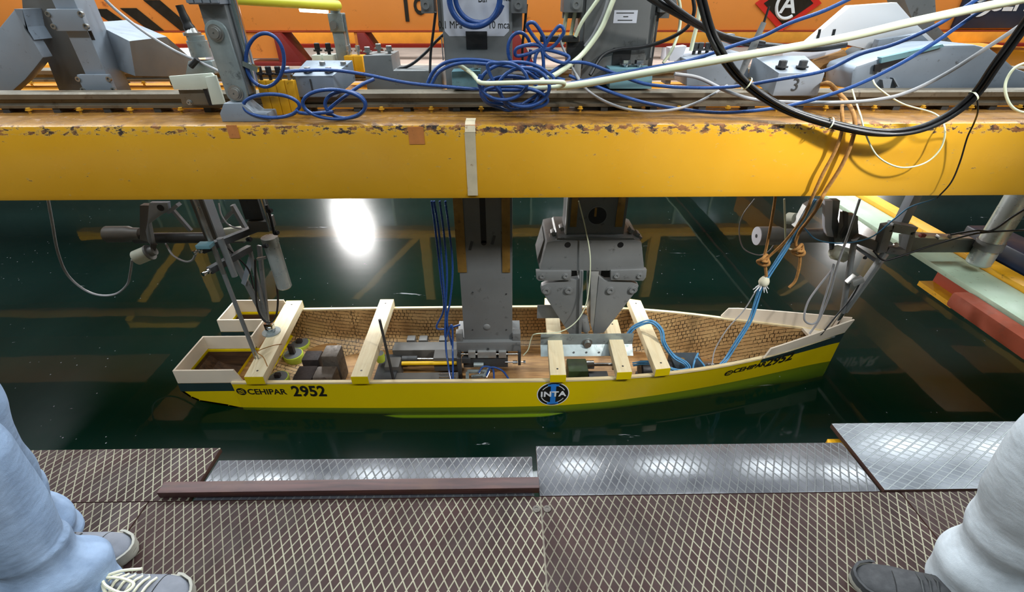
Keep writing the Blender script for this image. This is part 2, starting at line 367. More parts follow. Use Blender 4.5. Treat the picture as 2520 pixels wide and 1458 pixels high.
class MB:
    def __init__(s): s.b = bmesh.new()
    def face(s, vs):
        try: return s.b.faces.new(vs)
        except ValueError: return None
    def poly(s, pts):
        return s.face([s.b.verts.new(p) for p in pts])
    def boxb(s, x0, x1, y0, y1, z0, z1):
        return s.hexa([(x0, y0, z0), (x1, y0, z0), (x1, y1, z0), (x0, y1, z0), (x0, y0, z1), (x1, y0, z1), (x1, y1, z1), (x0, y1, z1)])
    def hexa(s, p):
        v = [s.b.verts.new(q) for q in p]
        for f in ((0, 3, 2, 1), (4, 5, 6, 7), (0, 1, 5, 4), (1, 2, 6, 5), (2, 3, 7, 6), (3, 0, 4, 7)): s.face([v[i] for i in f])
        return s
    def box(s, c, size, R=None):
        c = V(c); a, b, d = size[0]/2, size[1]/2, size[2]/2
        q = [V(k) for k in ((-a, -b, -d), (a, -b, -d), (a, b, -d), (-a, b, -d), (-a, -b, d), (a, -b, d), (a, b, d), (-a, b, d))]
        if R is not None: q = [R @ k for k in q]
        return s.hexa([c+k for k in q])
    def bar(s, p0, p1, w, h, up=(0, 0, 1)):
        p0, p1 = V(p0), V(p1); d = (p1-p0).normalized(); up = V(up)
        x = d.cross(up)
        if x.length < 1e-4: x = d.cross(V((0, 1, 0)))
        x.normalize(); z = x.cross(d)
        x *= w/2; z *= h/2
        return s.hexa([p0-x-z, p0+x-z, p1+x-z, p1-x-z, p0-x+z, p0+x+z, p1+x+z, p1-x+z])
    def prism(s, pts, vec):
        vec = V(vec); a = [s.b.verts.new(V(p)) for p in pts]; b = [s.b.verts.new(V(p)+vec) for p in pts]
        s.face(list(reversed(a))); s.face(b); n = len(a)
        for i in range(n): s.face([a[i], a[(i+1) % n], b[(i+1) % n], b[i]])
        return s
    def ring(s, c, x, y, r, n, ry=None):
        ry = r if ry is None else ry
        return [s.b.verts.new(c+x*(r*math.cos(2*math.pi*k/n))+y*(ry*math.sin(2*math.pi*k/n))) for k in range(n)]
    def lathe(s, p, axis, prof, n=24, cap=True):
        """prof: (distance along axis, radius)"""
        p = V(p); d = V(axis).normalized(); x = d.orthogonal().normalized(); y = d.cross(x)
        rs = [s.ring(p+d*h, x, y, max(r, 1e-4), n) for h, r in prof]
        for a, b in zip(rs, rs[1:]):
            for k in range(n): s.face([a[k], a[(k+1) % n], b[(k+1) % n], b[k]])
        if cap: s.face(list(reversed(rs[0]))); s.face(rs[-1])
        return s
    def cyl(s, p0, p1, r0, r1=None, n=20):
        p0, p1 = V(p0), V(p1); r1 = r0 if r1 is None else r1
        return s.lathe(p0, p1-p0, [(0, r0), ((p1-p0).length, r1)], n)
    def tube(s, pts, r, n=8, closed=False):
        p = [V(q) for q in pts]; N = len(p); rs = []
        t0 = (p[1]-p[0]).normalized(); x = t0.orthogonal().normalized()
        for i in range(N):
            if closed: t = p[(i+1) % N]-p[i-1]
            else: t = p[min(i+1, N-1)]-p[max(i-1, 0)]
            t.normalize(); x = x-t*x.dot(t)
            if x.length < 1e-5: x = t.orthogonal()
            x.normalize(); rr = r[i] if isinstance(r, (list, tuple)) else r
            rs.append(s.ring(p[i], x, t.cross(x), rr, n))
        for i in range(N if closed else N-1):
            a, b = rs[i], rs[(i+1) % N]
            o = 0
            if closed and i == N-1:
                o = min(range(n), key=lambda k: (b[k].co-a[0].co).length)
            for k in range(n): s.face([a[k], a[(k+1) % n], b[(k+1+o) % n], b[(k+o) % n]])
        if not closed: s.face(list(reversed(rs[0]))); s.face(rs[-1])
        return s
    def sphere(s, c, r, n=16, m=10, sc=(1, 1, 1)):
        c = V(c); rows = []
        for j in range(1, m):
            a = math.pi*j/m
            rows.append([s.b.verts.new(c+V((r*math.sin(a)*math.cos(2*math.pi*k/n)*sc[0], r*math.sin(a)*math.sin(2*math.pi*k/n)*sc[1], -r*math.cos(a)*sc[2]))) for k in range(n)])
        bo = s.b.verts.new(c-V((0, 0, r*sc[2]))); to = s.b.verts.new(c+V((0, 0, r*sc[2])))
        for k in range(n):
            s.face([bo, rows[0][(k+1) % n], rows[0][k]]); s.face([to, rows[-1][k], rows[-1][(k+1) % n]])
        for a, b in zip(rows, rows[1:]):
            for k in range(n): s.face([a[k], a[(k+1) % n], b[(k+1) % n], b[k]])
        return s
    def grid(s, rows, closed=False, uvs=None):
        vs = [[s.b.verts.new(p) for p in r] for r in rows]
        ul = s.b.loops.layers.uv.verify() if uvs else None
        for i in range(len(vs)-1):
            m = len(vs[i])
            for k in range(m if closed else m-1):
                k2 = (k+1) % m
                f = s.face([vs[i][k], vs[i][k2], vs[i+1][k2], vs[i+1][k]])
                if f and uvs:
                    for l, (a, b) in zip(f.loops, ((i, k), (i, k2), (i+1, k2), (i+1, k))): l[ul].uv = uvs[a][b]
        return vs
    def hexbolt(s, p, axis, r, h):
        d = V(axis).normalized()
        s.lathe(p, d, [(0, r*1.45), (h*0.22, r*1.45)], 16)
        s.lathe(V(p)+d*h*0.22, d, [(0, r), (h*0.7, r), (h*0.78, r*0.8)], 6)
        return s
    def build(s, name, mat, parent=None, bevel=0.0, smooth=True, angle=38, fixn=True, base=None):
        b = s.b
        if fixn: bmesh.ops.recalc_face_normals(b, faces=b.faces)
        if bevel > 0:
            es = [e for e in b.edges if len(e.link_faces) == 2 and e.calc_face_angle(0) > math.radians(40)]
            bmesh.ops.bevel(b, geom=es, offset=bevel, segments=2, profile=0.6, affect='EDGES', clamp_overlap=True)
        if smooth:
            for f in b.faces: f.smooth = True
            for e in b.edges:
                if len(e.link_faces) != 2 or e.calc_face_angle(0) > math.radians(angle): e.smooth = False
        me = bpy.data.meshes.new(name); b.to_mesh(me); b.free()
        for m in (mat if isinstance(mat, (list, tuple)) else [mat]): me.materials.append(m)
        o = bpy.data.objects.new(name, me); COL.objects.link(o)
        if parent is not None:
            o.parent = parent
            q = parent; off = V((0, 0, 0))
            while q is not None: off += q.location; q = q.parent
            o.location = -off
        else:
            if base is None:
                xs = [v.co for v in me.vertices]
                base = V(((min(c.x for c in xs)+max(c.x for c in xs))/2, (min(c.y for c in xs)+max(c.y for c in xs))/2, min(c.z for c in xs)))
            me.transform(Matrix.Translation(-V(base))); o.location = base
        return o

def tag(o, label=None, cat=None, group=None, kind=None):
    if label: o['label'] = label
    if cat: o['category'] = cat
    if group: o['group'] = group
    if kind: o['kind'] = kind
    return o
def thing(name, label, cat, loc, group=None):
    o = bpy.data.objects.new(name, None); COL.objects.link(o); o.location = loc; o.empty_display_size = 0.05
    return tag(o, label, cat, group)
def struct(o): o['kind'] = 'structure'; return o
def dup(root, delta, label=None, group=None):
    r = root.copy(); COL.objects.link(r); r.location = root.location+V(delta)
    if label: r['label'] = label
    if group: r['group'] = group
    for ch in list(root.children):
        c = ch.copy(); COL.objects.link(c); c.parent = r
        for g in ch.children:
            d = g.copy(); COL.objects.link(d); d.parent = c
    return r
def text_mb(body, size, place, extrude=0.0006, align='CENTER', spacing=1.0, bold=0.0, fn=None):
    """lettering as a mesh: place(u, v, w) -> world point"""
    cu = bpy.data.curves.new('t', 'FONT'); cu.body = body; cu.size = size; cu.align_x = align; cu.align_y = 'CENTER'
    cu.extrude = extrude; cu.space_character = spacing; cu.offset = bold; cu.resolution_u = 3
    to = bpy.data.objects.new('t', cu); COL.objects.link(to)
    dg = bpy.context.evaluated_depsgraph_get(); me = bpy.data.meshes.new_from_object(to.evaluated_get(dg))
    bpy.data.objects.remove(to); bpy.data.curves.remove(cu)
    mb = MB(); mb.b.from_mesh(me); bpy.data.meshes.remove(me)
    bmesh.ops.triangulate(mb.b, faces=mb.b.faces)
    for v in mb.b.verts: v.co = place(v.co.x, v.co.y, v.co.z)
    return mb
# ------------------------------------------------------------ the hall and the tank
ZW = -0.86
def st(name, x0, x1, y0, y1, z0, z1, m, bevel=0):
    return struct(MB().boxb(x0, x1, y0, y1, z0, z1).build(name, m, bevel=bevel))
st('wall_far', -13.2, 13.2, 13.4, 13.6, -3.0, CEIL, M['wall_grey'])
st('wall_near', -13.2, 13.2, -4.4, -4.2, -3.0, CEIL, M['wall_grey'])
st('wall_left', -13.4, -13.2, -4.4, 13.6, -3.0, CEIL, M['wall_grey'])
st('wall_right', 13.2, 13.4, -4.4, 13.6, -3.0, CEIL, M['wall_grey'])
st('ceiling', -13.4, 13.4, -4.4, 13.6, CEIL, CEIL+0.1, M['ceiling_grey'])
st('floor', -13.2, 13.2, -4.2, 13.4, -3.2, -3.0, M['tank_green'])
st('far_quay_floor', -13.2, 13.2, 8.95, 13.4, -3.0, 0.2, M['concrete_pink'])
st('near_quay_floor', -13.2, 13.2, -4.2, -1.6, -3.0, -0.3, M['concrete_pink'])
for i, x in enumerate((-9.5, -4.4, 1.8, 6.2, 10.4)):
    o = MB().boxb(x-1.0, x+1.0, 13.34, 13.42, 1.9, 3.5).build('window_%d' % (i+1), paint('window_pane_%d' % i, (60, 96, 92), 0.15)); struct(o)
    f = MB()
    for a, b, c, d in ((x-1.06, x-1.0, 1.84, 3.56), (x+1.0, x+1.06, 1.84, 3.56), (x-0.03, x+0.03, 1.9, 3.5), (x-1.06, x+1.06, 1.84, 1.9), (x-1.06, x+1.06, 3.5, 3.56)):
        f.boxb(a, b, 13.30, 13.36, c, d)
    f.build('window_frame', M['pale_green'], o)

for i, (x, y) in enumerate(LUM):
    t = thing('ceiling_lamp', 'white ceiling luminaire hanging high over the tank', 'lamp', (x, y, CEIL-0.12), 'ceiling luminaires over the tank')
    MB().boxb(x-0.8, x+0.8, y-0.38, y+0.38, CEIL-0.11, CEIL-0.0).build('lamp_housing', M['label_white'], t)
FLOOD_LABEL = ['round floodlight under the far truss whose glare shows left of the grey tower', 'round floodlight under the far truss whose glare shows at the right bracket']
for i, (fx, fy, fz, en, r) in enumerate(FLOOD):
    t = thing('floodlight', FLOOD_LABEL[i], 'lamp', (fx, fy+0.2, fz-0.3))
    MB().lathe((fx, fy+0.02, fz), (0, 1, 0), [(0, r*1.12), (0.03, r*1.12), (0.03, r*1.02), (0.16, r*0.7), (0.2, r*0.4)], 32).build('lamp_housing', M['dark_grey'], t)
    MB().bar((fx, fy+0.12, fz+r*0.6), (fx, fy+0.12, 1.32), 0.05, 0.05).build('bracket', M['dark_grey'], t)

t = thing('work_floodlight', 'small round work floodlight above the right end of the deck', 'lamp', (2.8, 0.2, 2.6))
dl = (V((1.25, 2.05, 0.62))-V((2.75, 0.25, 2.75))).normalized(); p0 = V((2.75, 0.25, 2.75))-dl*0.02
MB().lathe(p0, -dl, [(0, 0.125), (0.02, 0.125), (0.02, 0.115), (0.09, 0.07), (0.12, 0.05)], 28).build('lamp_housing', M['dark_grey'], t)
MB().cyl(p0-dl*0.1, (2.80, 0.16, CEIL), 0.02).build('stem', M['dark_grey'], t)

# ------------------------------------------------------------ carriage: girder, beams, truss
G = thing('carriage_girder', 'wide orange girder with dark lower edge spanning behind the towers', 'girder', (0, 4.95, 0.93))
MB().boxb(-8, 8, 4.75, 5.10, 0.966, 1.45).build('girder_body', M['orange'], G, bevel=0.008)
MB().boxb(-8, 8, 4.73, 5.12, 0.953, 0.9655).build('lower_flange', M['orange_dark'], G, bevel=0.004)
# hazard stripes at the left
hz = MB()
for (a, b) in (((222, 22), (306, 78)), ((295, 20), (374, 80)), ((352, 0), (448, 78))):
    p = atY(*a, 4.745); q = atY(*b, 4.745); wd = 0.14
    hz.prism([p, p+V((wd, 0, 0)), q+V((wd*0.9, 0, 0)), q], (0, -0.003, 0))
hz.build('hazard_stripes', M['letter_black'], G)
# the painted number
pc = atY(1034, 20, 4.744)
for body, px_, py_ in (('1', 1000, 24), ('8', 1033, 12)):
    c = atY(px_, py_, 4.744)
    text_mb(body, 0.46 if body == '1' else 0.34, lambda u, v, w_, c=c: V((c.x+u*0.72, c.y-w_-0.001, c.z+v+(0.05 if body == '1' else 0.03)))).build('painted_number', M['letter_black'], G, smooth=False)
# diamond logo
c = atY(1940, 8, 4.743)
MB().prism([c+V((-0.29, 0, 0)), c+V((0, 0, -0.215)), c+V((0.29, 0, 0)), c+V((0, 0, 0.215))], (0, -0.004, 0)).build('diamond_border', M['logo_red'], G)
MB().prism([c+V((-0.215, -0.004, 0)), c+V((0, -0.004, -0.16)), c+V((0.215, -0.004, 0)), c+V((0, -0.004, 0.16))], (0, -0.003, 0)).build('diamond_field', M['letter_black'], G)
rg = MB(); seg = [c+V((0.1*math.cos(a), -0.0085, 0.105*math.sin(a)-0.01)) for a in [math.radians(60+k*13) for k in range(20)]]
rg.tube(seg, 0.014, 6); rg.build('logo_ring', M['letter_white'], G)
text_mb('A', 0.2, lambda u, v, w_: V((c.x+u+0.005, c.y-0.008-w_, c.z+v-0.01)), bold=0.004).build('logo_letter', M['letter_white'], G, smooth=False)
# blue name sign
a = atY(2338, 72, 4.74)
sx0, sz0 = a.x, a.z+0.01
MB().boxb(sx0, sx0+1.34, 4.725, 4.748, sz0, sz0+0.40).build('name_sign', M['sign_navy'], G, bevel=0.003)
cc = V((sx0+0.17, 4.722, sz0+0.2))
MB().lathe(cc, (0, -1, 0), [(0, 0.115), (0.004, 0.115)], 32).build('sign_emblem', M['letter_white'], G)
wv = MB()
for k in (-1, 0, 1):
    wv.tube([cc+V((0.085*s_, -0.005, 0.045*k+0.018*math.sin(s_*3.2))) for s_ in [j/6-1 for j in range(13)]], 0.011, 6)
wv.build('emblem_waves', M['sign_navy'], G)
lx0 = atY(2424, 30, 4.72).x
text_mb('CEHIPAR', 0.215, lambda u, v, w_: V((lx0+u*0.9, 4.723-w_, sz0+0.2+v)), align='LEFT', bold=0.006).build('sign_lettering', M['letter_white'], G, smooth=False)

# maroon brackets under the girder
for n, (x0, x1) in enumerate(((600, 745), (868, 945), (1270, 1312), (220, 345))):
    p0 = atY(x0, 84, 4.7); p1 = atY(x1, 152, 4.7)
    t = thing('girder_corbel', ['maroon bracket with tan web under the girder behind the blue cable ring', 'maroon trapezoid bracket under the girder beside the right clevis post', 'maroon bracket under the girder between the two grey towers', 'maroon bracket under the girder behind the left grey column'][n], 'bracket', ((p0.x+p1.x)/2, 4.8, p1.z))
    z1, z0 = 0.9525, p1.z
    MB().prism([(p1.x-0.2, 4.68, z1), (p1.x-0.14, 4.68, z1), (p1.x, 4.68, z0), (p1.x-0.2, 4.68, z0)], (0, 0.26, 0)).build('side_plate', M['maroon'], t, bevel=0.003)
    MB().boxb(p0.x, p1.x-0.201, 4.74, 4.76, z0+0.025, z1).build('web', M['orange'], t)
    MB().boxb(p0.x-0.02, p1.x, 4.66, 4.94, z0-0.03, z0).build('foot_plate', M['maroon'], t, bevel=0.003)

o = MB().boxb(-8, 8, 5.55, 5.65, 0.80, 0.935).build('kick_beam', paint('toe_board_yellow', (216, 184, 84), 0.45), bevel=0.004); tag(o, 'bright yellow toe board seen in the gap under the orange girder', 'beam')
o = MB().boxb(-8, 8, 5.52, 5.68, 0.765, 0.799).build('kick_ledge', M['maroon']); tag(o, 'dark maroon ledge under the yellow toe board', 'ledge')
p0 = atY(330, 122, 9.4); p1 = atY(478, 85, 9.4)
o = MB().boxb(p0.x, p1.x, 9.4, 9.8, 0.2, p1.z).build('wall_stand_in', M['label_white'], bevel=0.01); tag(o, 'white stand-in block for the bright far wall under the girder left of the clevis post', 'stand-in')  # added white block, stands in for the bright far wall
p0 = atY(1640, 150, 9.4); p1 = atY(1760, 108, 9.4)
o = MB().boxb(p0.x, p1.x, 9.4, 9.8, 0.2, p1.z).build('wall_stand_in', M['label_white'], bevel=0.01); tag(o, 'white stand-in block for the bright far wall, right of the second tower', 'stand-in')  # second added block for the brightness of the far wall

# far truss over the tank (seen mirrored in the water)
T = thing('carriage_truss', 'yellow lattice truss along the far side of the carriage', 'truss', (0, 9.2, 1.25))
MB().boxb(-9, 9, 9.1, 9.3, 1.25, 1.42).build('lower_chord', M['shim_yellow'], T, bevel=0.005)
MB().boxb(-9, 9, 9.1, 9.3, 3.6, 3.77).build('upper_chord', M['shim_yellow'], T, bevel=0.005)
for i, x in enumerate((-6.7, -1.75, 3.25, 8.2)):
    MB().boxb(x-0.1, x+0.1, 9.12, 9.28, 1.42, 3.6).build('post', M['shim_yellow'], T)
    MB().bar((x-0.15, 9.2, 1.42), (x-2.3, 9.2, 3.6), 0.12, 0.16, (0, 1, 0)).build('diagonal', M['shim_yellow'], T)

# side members of the carriage
ZS = -0.15
t = thing('side_beam', 'pale green topped carriage beam running away at the right edge', 'beam', (2.75, 2.8, ZS-0.08))
MB().boxb(2.627, 2.867, 0.9, 9.0, ZS-0.03, ZS).build('walkway_top', M['pale_green'], t, bevel=0.003)
MB().boxb(2.73, 2.82, 0.9, 8.9, ZS-0.08, ZS-0.031).build('web', M['orange_dark'], t)
a, b = atX(2262, 692, 2.643), atX(2348, 744, 2.643)
MB().boxb(2.643, 2.73, b.y, a.y, ZS-0.18, ZS-0.15).build('yellow_flange', M['shim_yellow'], t)
MB().boxb(2.73, 2.80, b.y, a.y, ZS-0.18, ZS-0.081).build('flange_web', M['orange_dark'], t)
t = thing('fender_block', 'orange red worn block under the pale green beam at the right edge', 'block', (2.57, 1.85, ZS-0.11))
MB().boxb(2.52, 2.624, 1.51, 2.195, ZS-0.11, ZS-0.017).build('block_body', paint('worn_red_orange', (142, 62, 36), 0.65, 0, 0.15, 7, 0.2, 0.2, (120, 60, 40), 12), t, bevel=0.02)
o = MB().boxb(2.873, 2.979, 0.9, 9.0, ZS-0.05, ZS+0.03).build('yellow_kerb', M['shim_yellow'], bevel=0.004); tag(o, 'yellow kerb beside the pale green carriage beam at right', 'kerb')
t = thing('cable_trolley', 'dark blue trolley unit on the walkway beyond the yellow kerb', 'trolley', (3.12, 2.4, ZS))
MB().boxb(3.02, 3.23, 2.19, 2.78, ZS, ZS+0.12).build('housing', M['sign_navy'], t, bevel=0.01)
MB().boxb(3.00, 3.23, 1.92, 2.17, ZS, ZS+0.06).build('skid', M['orange'], t, bevel=0.008)
MB().boxb(3.03, 3.21, 2.155, 2.185, ZS+0.061, ZS+0.13).build('side_rail', M['aluminium'], t, bevel=0.004)
st('side_walkway_floor', 2.985, 3.25, 0.6, 2.8, ZS-0.04, ZS, M['dark_box'])
o = MB().boxb(-3.75, -3.4, -1.5, 6.0, 0.42, 0.80).build('end_beam', M['rear_yellow'], bevel=0.01); tag(o, 'orange yellow carriage beam at far left mirrored in the dark water', 'beam')
o = MB().boxb(4.7, 5.05, -1.5, 9.0, 0.42, 0.80).build('end_beam', M['rear_yellow'], bevel=0.01); tag(o, 'orange yellow carriage beam crossing over the right walkway', 'beam')
o = MB().boxb(6.0, 6.12, 1.5, 8.8, 0.66, 0.74).build('yellow_rail', M['shim_yellow']); tag(o, 'yellow rail over the water at far right seen as a mirrored dash', 'rail')

# ------------------------------------------------------------ front beam with its rail, rear beam with its rail
BT = 0.785
FB = thing('front_beam', 'worn yellow box beam crossing the picture in front of the towers', 'beam', (0, 2.22, 0.447))
MB().boxb(-3.39, 4.69, 2.05, 2.40, 0.447, BT).build('beam_body', M['beam_yellow'], FB, bevel=0.034)
c = atY(1160, 400, 2.05)
tp = MB()
tp.boxb(c.x-0.023, c.x+0.023, 2.0475, 2.0493, 0.470, BT-0.034)
tp.prism([(c.x-0.021, 2.0475, BT-0.034), (c.x+0.024, 2.0475, BT-0.034), (c.x+0.023, 2.0585, BT-0.0095), (c.x-0.02, 2.0585, BT-0.0095)], (0, -0.0012, 0.0012))
tp.prism([(c.x-0.02, 2.0585, BT-0.0095), (c.x+0.023, 2.0585, BT-0.0095), (c.x+0.022, 2.084, BT+0.001), (c.x-0.02, 2.084, BT+0.001)], (0, -0.0012, 0.0012))
tp.boxb(c.x-0.02, c.x+0.022, 2.084, 2.15, BT+0.0005, BT+0.002)
tp.build('tape_strip', M['tape'], FB)
for (x0, y0, x1, y1) in ((1003, 312, 1046, 355), (556, 308, 592, 340)):
    a, b = atY(x0, y0, 2.05), atY(x1, y1, 2.05)
    MB().boxb(a.x, b.x, 2.0478, 2.0494, b.z, a.z).build('orange_patch', M['orange_tape'], FB)
def rail(name, label, y0, zb, spacing, first, yc=0):
    t = thing(name, label, 'rail', (0, y0+0.04, zb))
    prof = [(0, 0.02), (0.095, 0.02), (0.095, 0.032), (0.06, 0.036), (0.06, 0.052), (0.075, 0.056), (0.075, 0.078), (0.068, 0.086), (0.014, 0.086), (0.004, 0.078), (0.004, 0.058), (0.020, 0.052), (0.020, 0.038), (0, 0.032)]
    MB().prism([(-3.3, y0+a, zb+b) for a, b in prof], (6.5, 0, 0)).build('rail_bar', M['rail_steel'], t, smooth=False)
    n = 0; x = first
    while x < 3.1:
        if n % 2 == 0:
            MB().boxb(x-0.016, x+0.016, y0+0.005, y0+0.09, zb, zb+0.0195).build('spacer', M['dark_grey'], t)
        else:
            mb = MB(); mb.cyl((x, y0-0.006, zb), (x, y0-0.006, zb+0.02), 0.006, n=10); mb.hexbolt((x, y0-0.006, zb+0.012), (0, 0, 1), 0.009, 0.012)
            mb.build('rail_bolt', M['bolt_yellow'], t)
        x += spacing; n += 1
rail('front_rail', 'steel rail with bolts along the top of the worn yellow beam', 2.29, BT, 0.1145, -3.2)
RB = thing('rear_beam', 'orange yellow box beam behind the two towers', 'beam', (0, 2.95, 0.447))
MB().boxb(-3.39, 4.69, 2.76, 3.15, 0.447, BT).build('beam_body', M['rear_yellow'], RB, bevel=0.02)
rail('rear_rail', 'steel rail along the rear beam behind the towers', 2.97, BT+0.012, 0.16, -3.2)

# ------------------------------------------------------------ the deck the viewer stands on
def panel(name, label, x0, x1, y0, y1, z, mat, tilt=0.0, kind=None):
    t = MB()
    th = 0.018
    t.boxb(x0-(x0+x1)/2, x1-(x0+x1)/2, y0-y1, 0, -th, 0)     # hinged about the far... near edge kept at the joint
    o = t.build(name, [mat], bevel=0.0015, base=V((0, 0, 0)))
    o.data.materials.append(M['ply_edge'])
    for f in o.data.polygons:
        if abs(f.normal.z) < 0.7: f.material_index = 1
    o.location = ((x0+x1)/2, y0+(y1-y0)*math.cos(tilt), z+(y1-y0)*math.sin(tilt)); o.rotation_euler = (tilt, 0, 0)
    tag(o, label, 'deck sheet'); return o
panel('deck_sheet', 'brown diamond mesh deck sheet under the left person with grey shoes', -2.2, -1.052, -0.9, 0.835, 0, M['ply_brown'])
panel('deck_sheet', 'large brown diamond mesh deck sheet left of the central joint', -1.048, 0.094, -0.9, 0.835, 0, M['ply_brown'])
panel('deck_sheet', 'large brown diamond mesh deck sheet right of the central joint', 0.098, 1.168, -0.9, 0.835, 0, M['ply_brown'])
panel('deck_sheet', 'brown diamond mesh deck sheet under the right person in pale jeans', 1.172, 2.3, -0.9, 0.835, 0, M['ply_brown'])
panel('edge_sheet', 'brown diamond mesh edge sheet at the left end of the water edge', -2.2, -0.937, 0.8375, 1.027, 0, M['ply_brown'])
TL = math.radians(-2.0)
panel('edge_sheet', 'narrow glossy mesh edge sheet behind the dark red batten', -0.925, 0.079, 0.84, 0.985, -0.004, M['ply_grey'], TL)
panel('edge_sheet', 'glossy mesh edge sheet with bright glare right of the gap', 0.094, 1.112, 0.8375, 1.024, 0.0, M['ply_grey'], TL)
panel('edge_sheet', 'glossy mesh edge sheet, ceiling sheen in its colour, at right reaching furthest over the water', 1.122, 2.34, 0.8375, 1.102, 0.007, M['ply_sheen'], TL)
o = MB().boxb(-1.024, 0.094, 0.846, 0.884, 0.0, 0.026).build('deck_batten', M['batten'], bevel=0.003); tag(o, 'dark red wooden batten lying on the deck joint', 'batten')
mb = MB()
for x in (0.084, 0.108):
    mb.lathe((x, 0.79, 0.0), (0, 0, 1), [(0, 0.011), (0.0015, 0.011), (0.0015, 0.005), (0.0005, 0.005)], 16)
o = MB().boxb(0.0932, 0.0988, -0.9, 0.835, -0.012, -0.0005).build('joint_strip', paint('pale_joint_filler', (104, 96, 82), 0.7, 0, 0.2, 18)); tag(o, 'pale worn filler strip in the central deck joint', 'strip')
for x in (0.082, 0.113):
    o = MB().lathe((x, 0.795, 0.0002), (0, 0, 1), [(0, 0.011), (0.0022, 0.011), (0.0022, 0.0055), (0.001, 0.0055)], 16).build('deck_screw', M['lead'], angle=20)
    tag(o, 'round screw head on the deck %s of the central joint' % ('left' if x < 0.1 else 'right'), 'screw')
t = thing('deck_support', 'yellow steel frame under the edge panels with a corner showing at right', 'frame', (0, 0.8, -0.2))
MB().boxb(-2.2, 2.3, 0.70, 0.80, -0.2, -0.019).build('joist', M['shim_yellow'], t)
MB().boxb(-2.2, 2.3, -0.6, -0.5, -0.2, -0.019).build('joist', M['shim_yellow'], t)
a = atZ(2045, 1082, -0.03)
MB().prism([(1.065, 1.0, -0.045), (1.16, 1.0, -0.045), (1.16, 1.07, -0.045), (1.105, 1.07, -0.045)], (0, 0, -0.03)).build('corner_gusset', M['shim_yellow'], t)
# ------------------------------------------------------------ the model boat
YC = 2.405
def interp(tab, x):
    if x <= tab[0][0]: return tab[0][1]
    for (a, fa), (b, fb) in zip(tab, tab[1:]):
        if x <= b:
            s = (x-a)/(b-a); s2 = s
            return fa+(fb-fa)*s2
    return tab[-1][1]
BG = [(-1.95, .372), (-1.43, .383), (-0.8, .388), (0.0, .391), (0.3, .389), (0.6, .380), (0.95, .345), (1.2, .303), (1.4, .258), (1.57, .213), (1.75, .160), (1.95, .094), (2.1, .040), (2.205, .006)]
BW = [(-1.95, .36), (-1.43, .375), (-0.8, .388), (0.0, .392), (0.3, .385), (0.6, .358), (0.95, .300), (1.2, .250), (1.4, .205), (1.57, .163), (1.75, .116), (1.95, .062), (2.1, .025), (2.205, .004)]
ZK = [(-1.6, -0.90), (-1.35, -0.985), (-1.0, -1.03), (-0.6, -1.05), (0.8, -1.07), (1.6, -1.07), (2.05, -1.05), (2.2, -1.0)]
def smooth_tab(tab, x, h=0.08):
    return (interp(tab, x-h)+2*interp(tab, x)+interp(tab, x+h))/4
ZG = -0.65
def zg(x): return ZG if x < 1.55 else ZG+0.035*((x-1.55)/0.65)
def hull_half(x, z):
    """half breadth at height z"""
    bg, bw = smooth_tab(BG, x), smooth_tab(BW, x)
    if x > 2.1: bg, bw = interp(BG, x), interp(BW, x)
    zk = interp(ZK, x); zt = zg(x)
    if z >= -0.88: 
        s = (zt-z)/(zt+0.88); return bg+(bw-bg)*s
    s = min(1, (-0.88-z)/(-0.88-zk))
    return bw*math.sqrt(max(0.0, 1-s**2.4))
def section(x, off=0.0, top=None):
    """points from the near gunwale round the keel to the far gunwale"""
    zt = zg(x) if top is None else top; zk = interp(ZK, x); r = []
    zs = [zt+(-0.88-zt)*k/8 for k in range(9)]
    for z in zs: r.append((hull_half(x, z), z))
    for k in range(1, 11):
        a = k/10*math.pi/2
        s = math.sin(a)
        z = -0.88+(zk+0.88)*s**1.0
        r.append((hull_half(x, z) if k < 10 else 0.0, z))
    pts = []
    for h, z in r: pts.append(V((x, YC-max(h-off, 0.0), z+(off if z < -0.88 else 0)*min(1, (-0.88-z)/0.1 if z < -0.88 else 0))))
    return pts
def hull_rows(off, x0, x1, n, top=None):
    rows = []
    for i in range(n+1):
        x = x0+(x1-x0)*i/n
        a = section(x, off, top)
        b = [V((p.x, 2*YC-p.y, p.z)) for p in reversed(a[:-1])]
        rows.append(a+b)
    return rows
B = thing('model_boat', 'yellow model boat hull floating below the grey towers', 'boat', (0, YC, -1.07))
XS, XB = -1.60, 2.205
TK = 0.018
outer = hull_rows(0.0, XS, XB, 60)
mb = MB()
vs = mb.grid(outer)
# transom at the stern end of the main hull, below the slip
mb.face([v for v in vs[0]])
mb.build('hull', M['hull_yellow'], B, smooth=True, angle=50)
inner = hull_rows(TK, XS+0.015, 2.08, 56, None)
uv = []
for r in inner:
    row = []; acc = 0.0
    for k, p in enumerate(r):
        if k: acc += (p-r[k-1]).length
        row.append((p.x, acc))
    uv.append(row)
mb = MB(); mb.grid(inner, uvs=uv)
mb.build('hull_lining', M['hull_inside'], B, smooth=True, angle=60, fixn=False)
# gunwale capping: a strip between the two skins, just proud of them
for sgn in (-1, 1):
    mb = MB(); rows = []
    for i in range(61):
        x = XS+(2.12-XS)*i/60; h = smooth_tab(BG, x) if x < 2.1 else interp(BG, x); z = zg(x)
        a, b_ = h+0.0012, max(h-TK-0.002, 0.0)
        rows.append([V((x, YC+sgn*a, z-0.010)), V((x, YC+sgn*a, z+0.002)), V((x, YC+sgn*b_, z+0.002)), V((x, YC+sgn*b_, z-0.010))])
    mb.grid(rows, closed=True)
    mb.build('gunwale', M['gunwale'], B, angle=30)
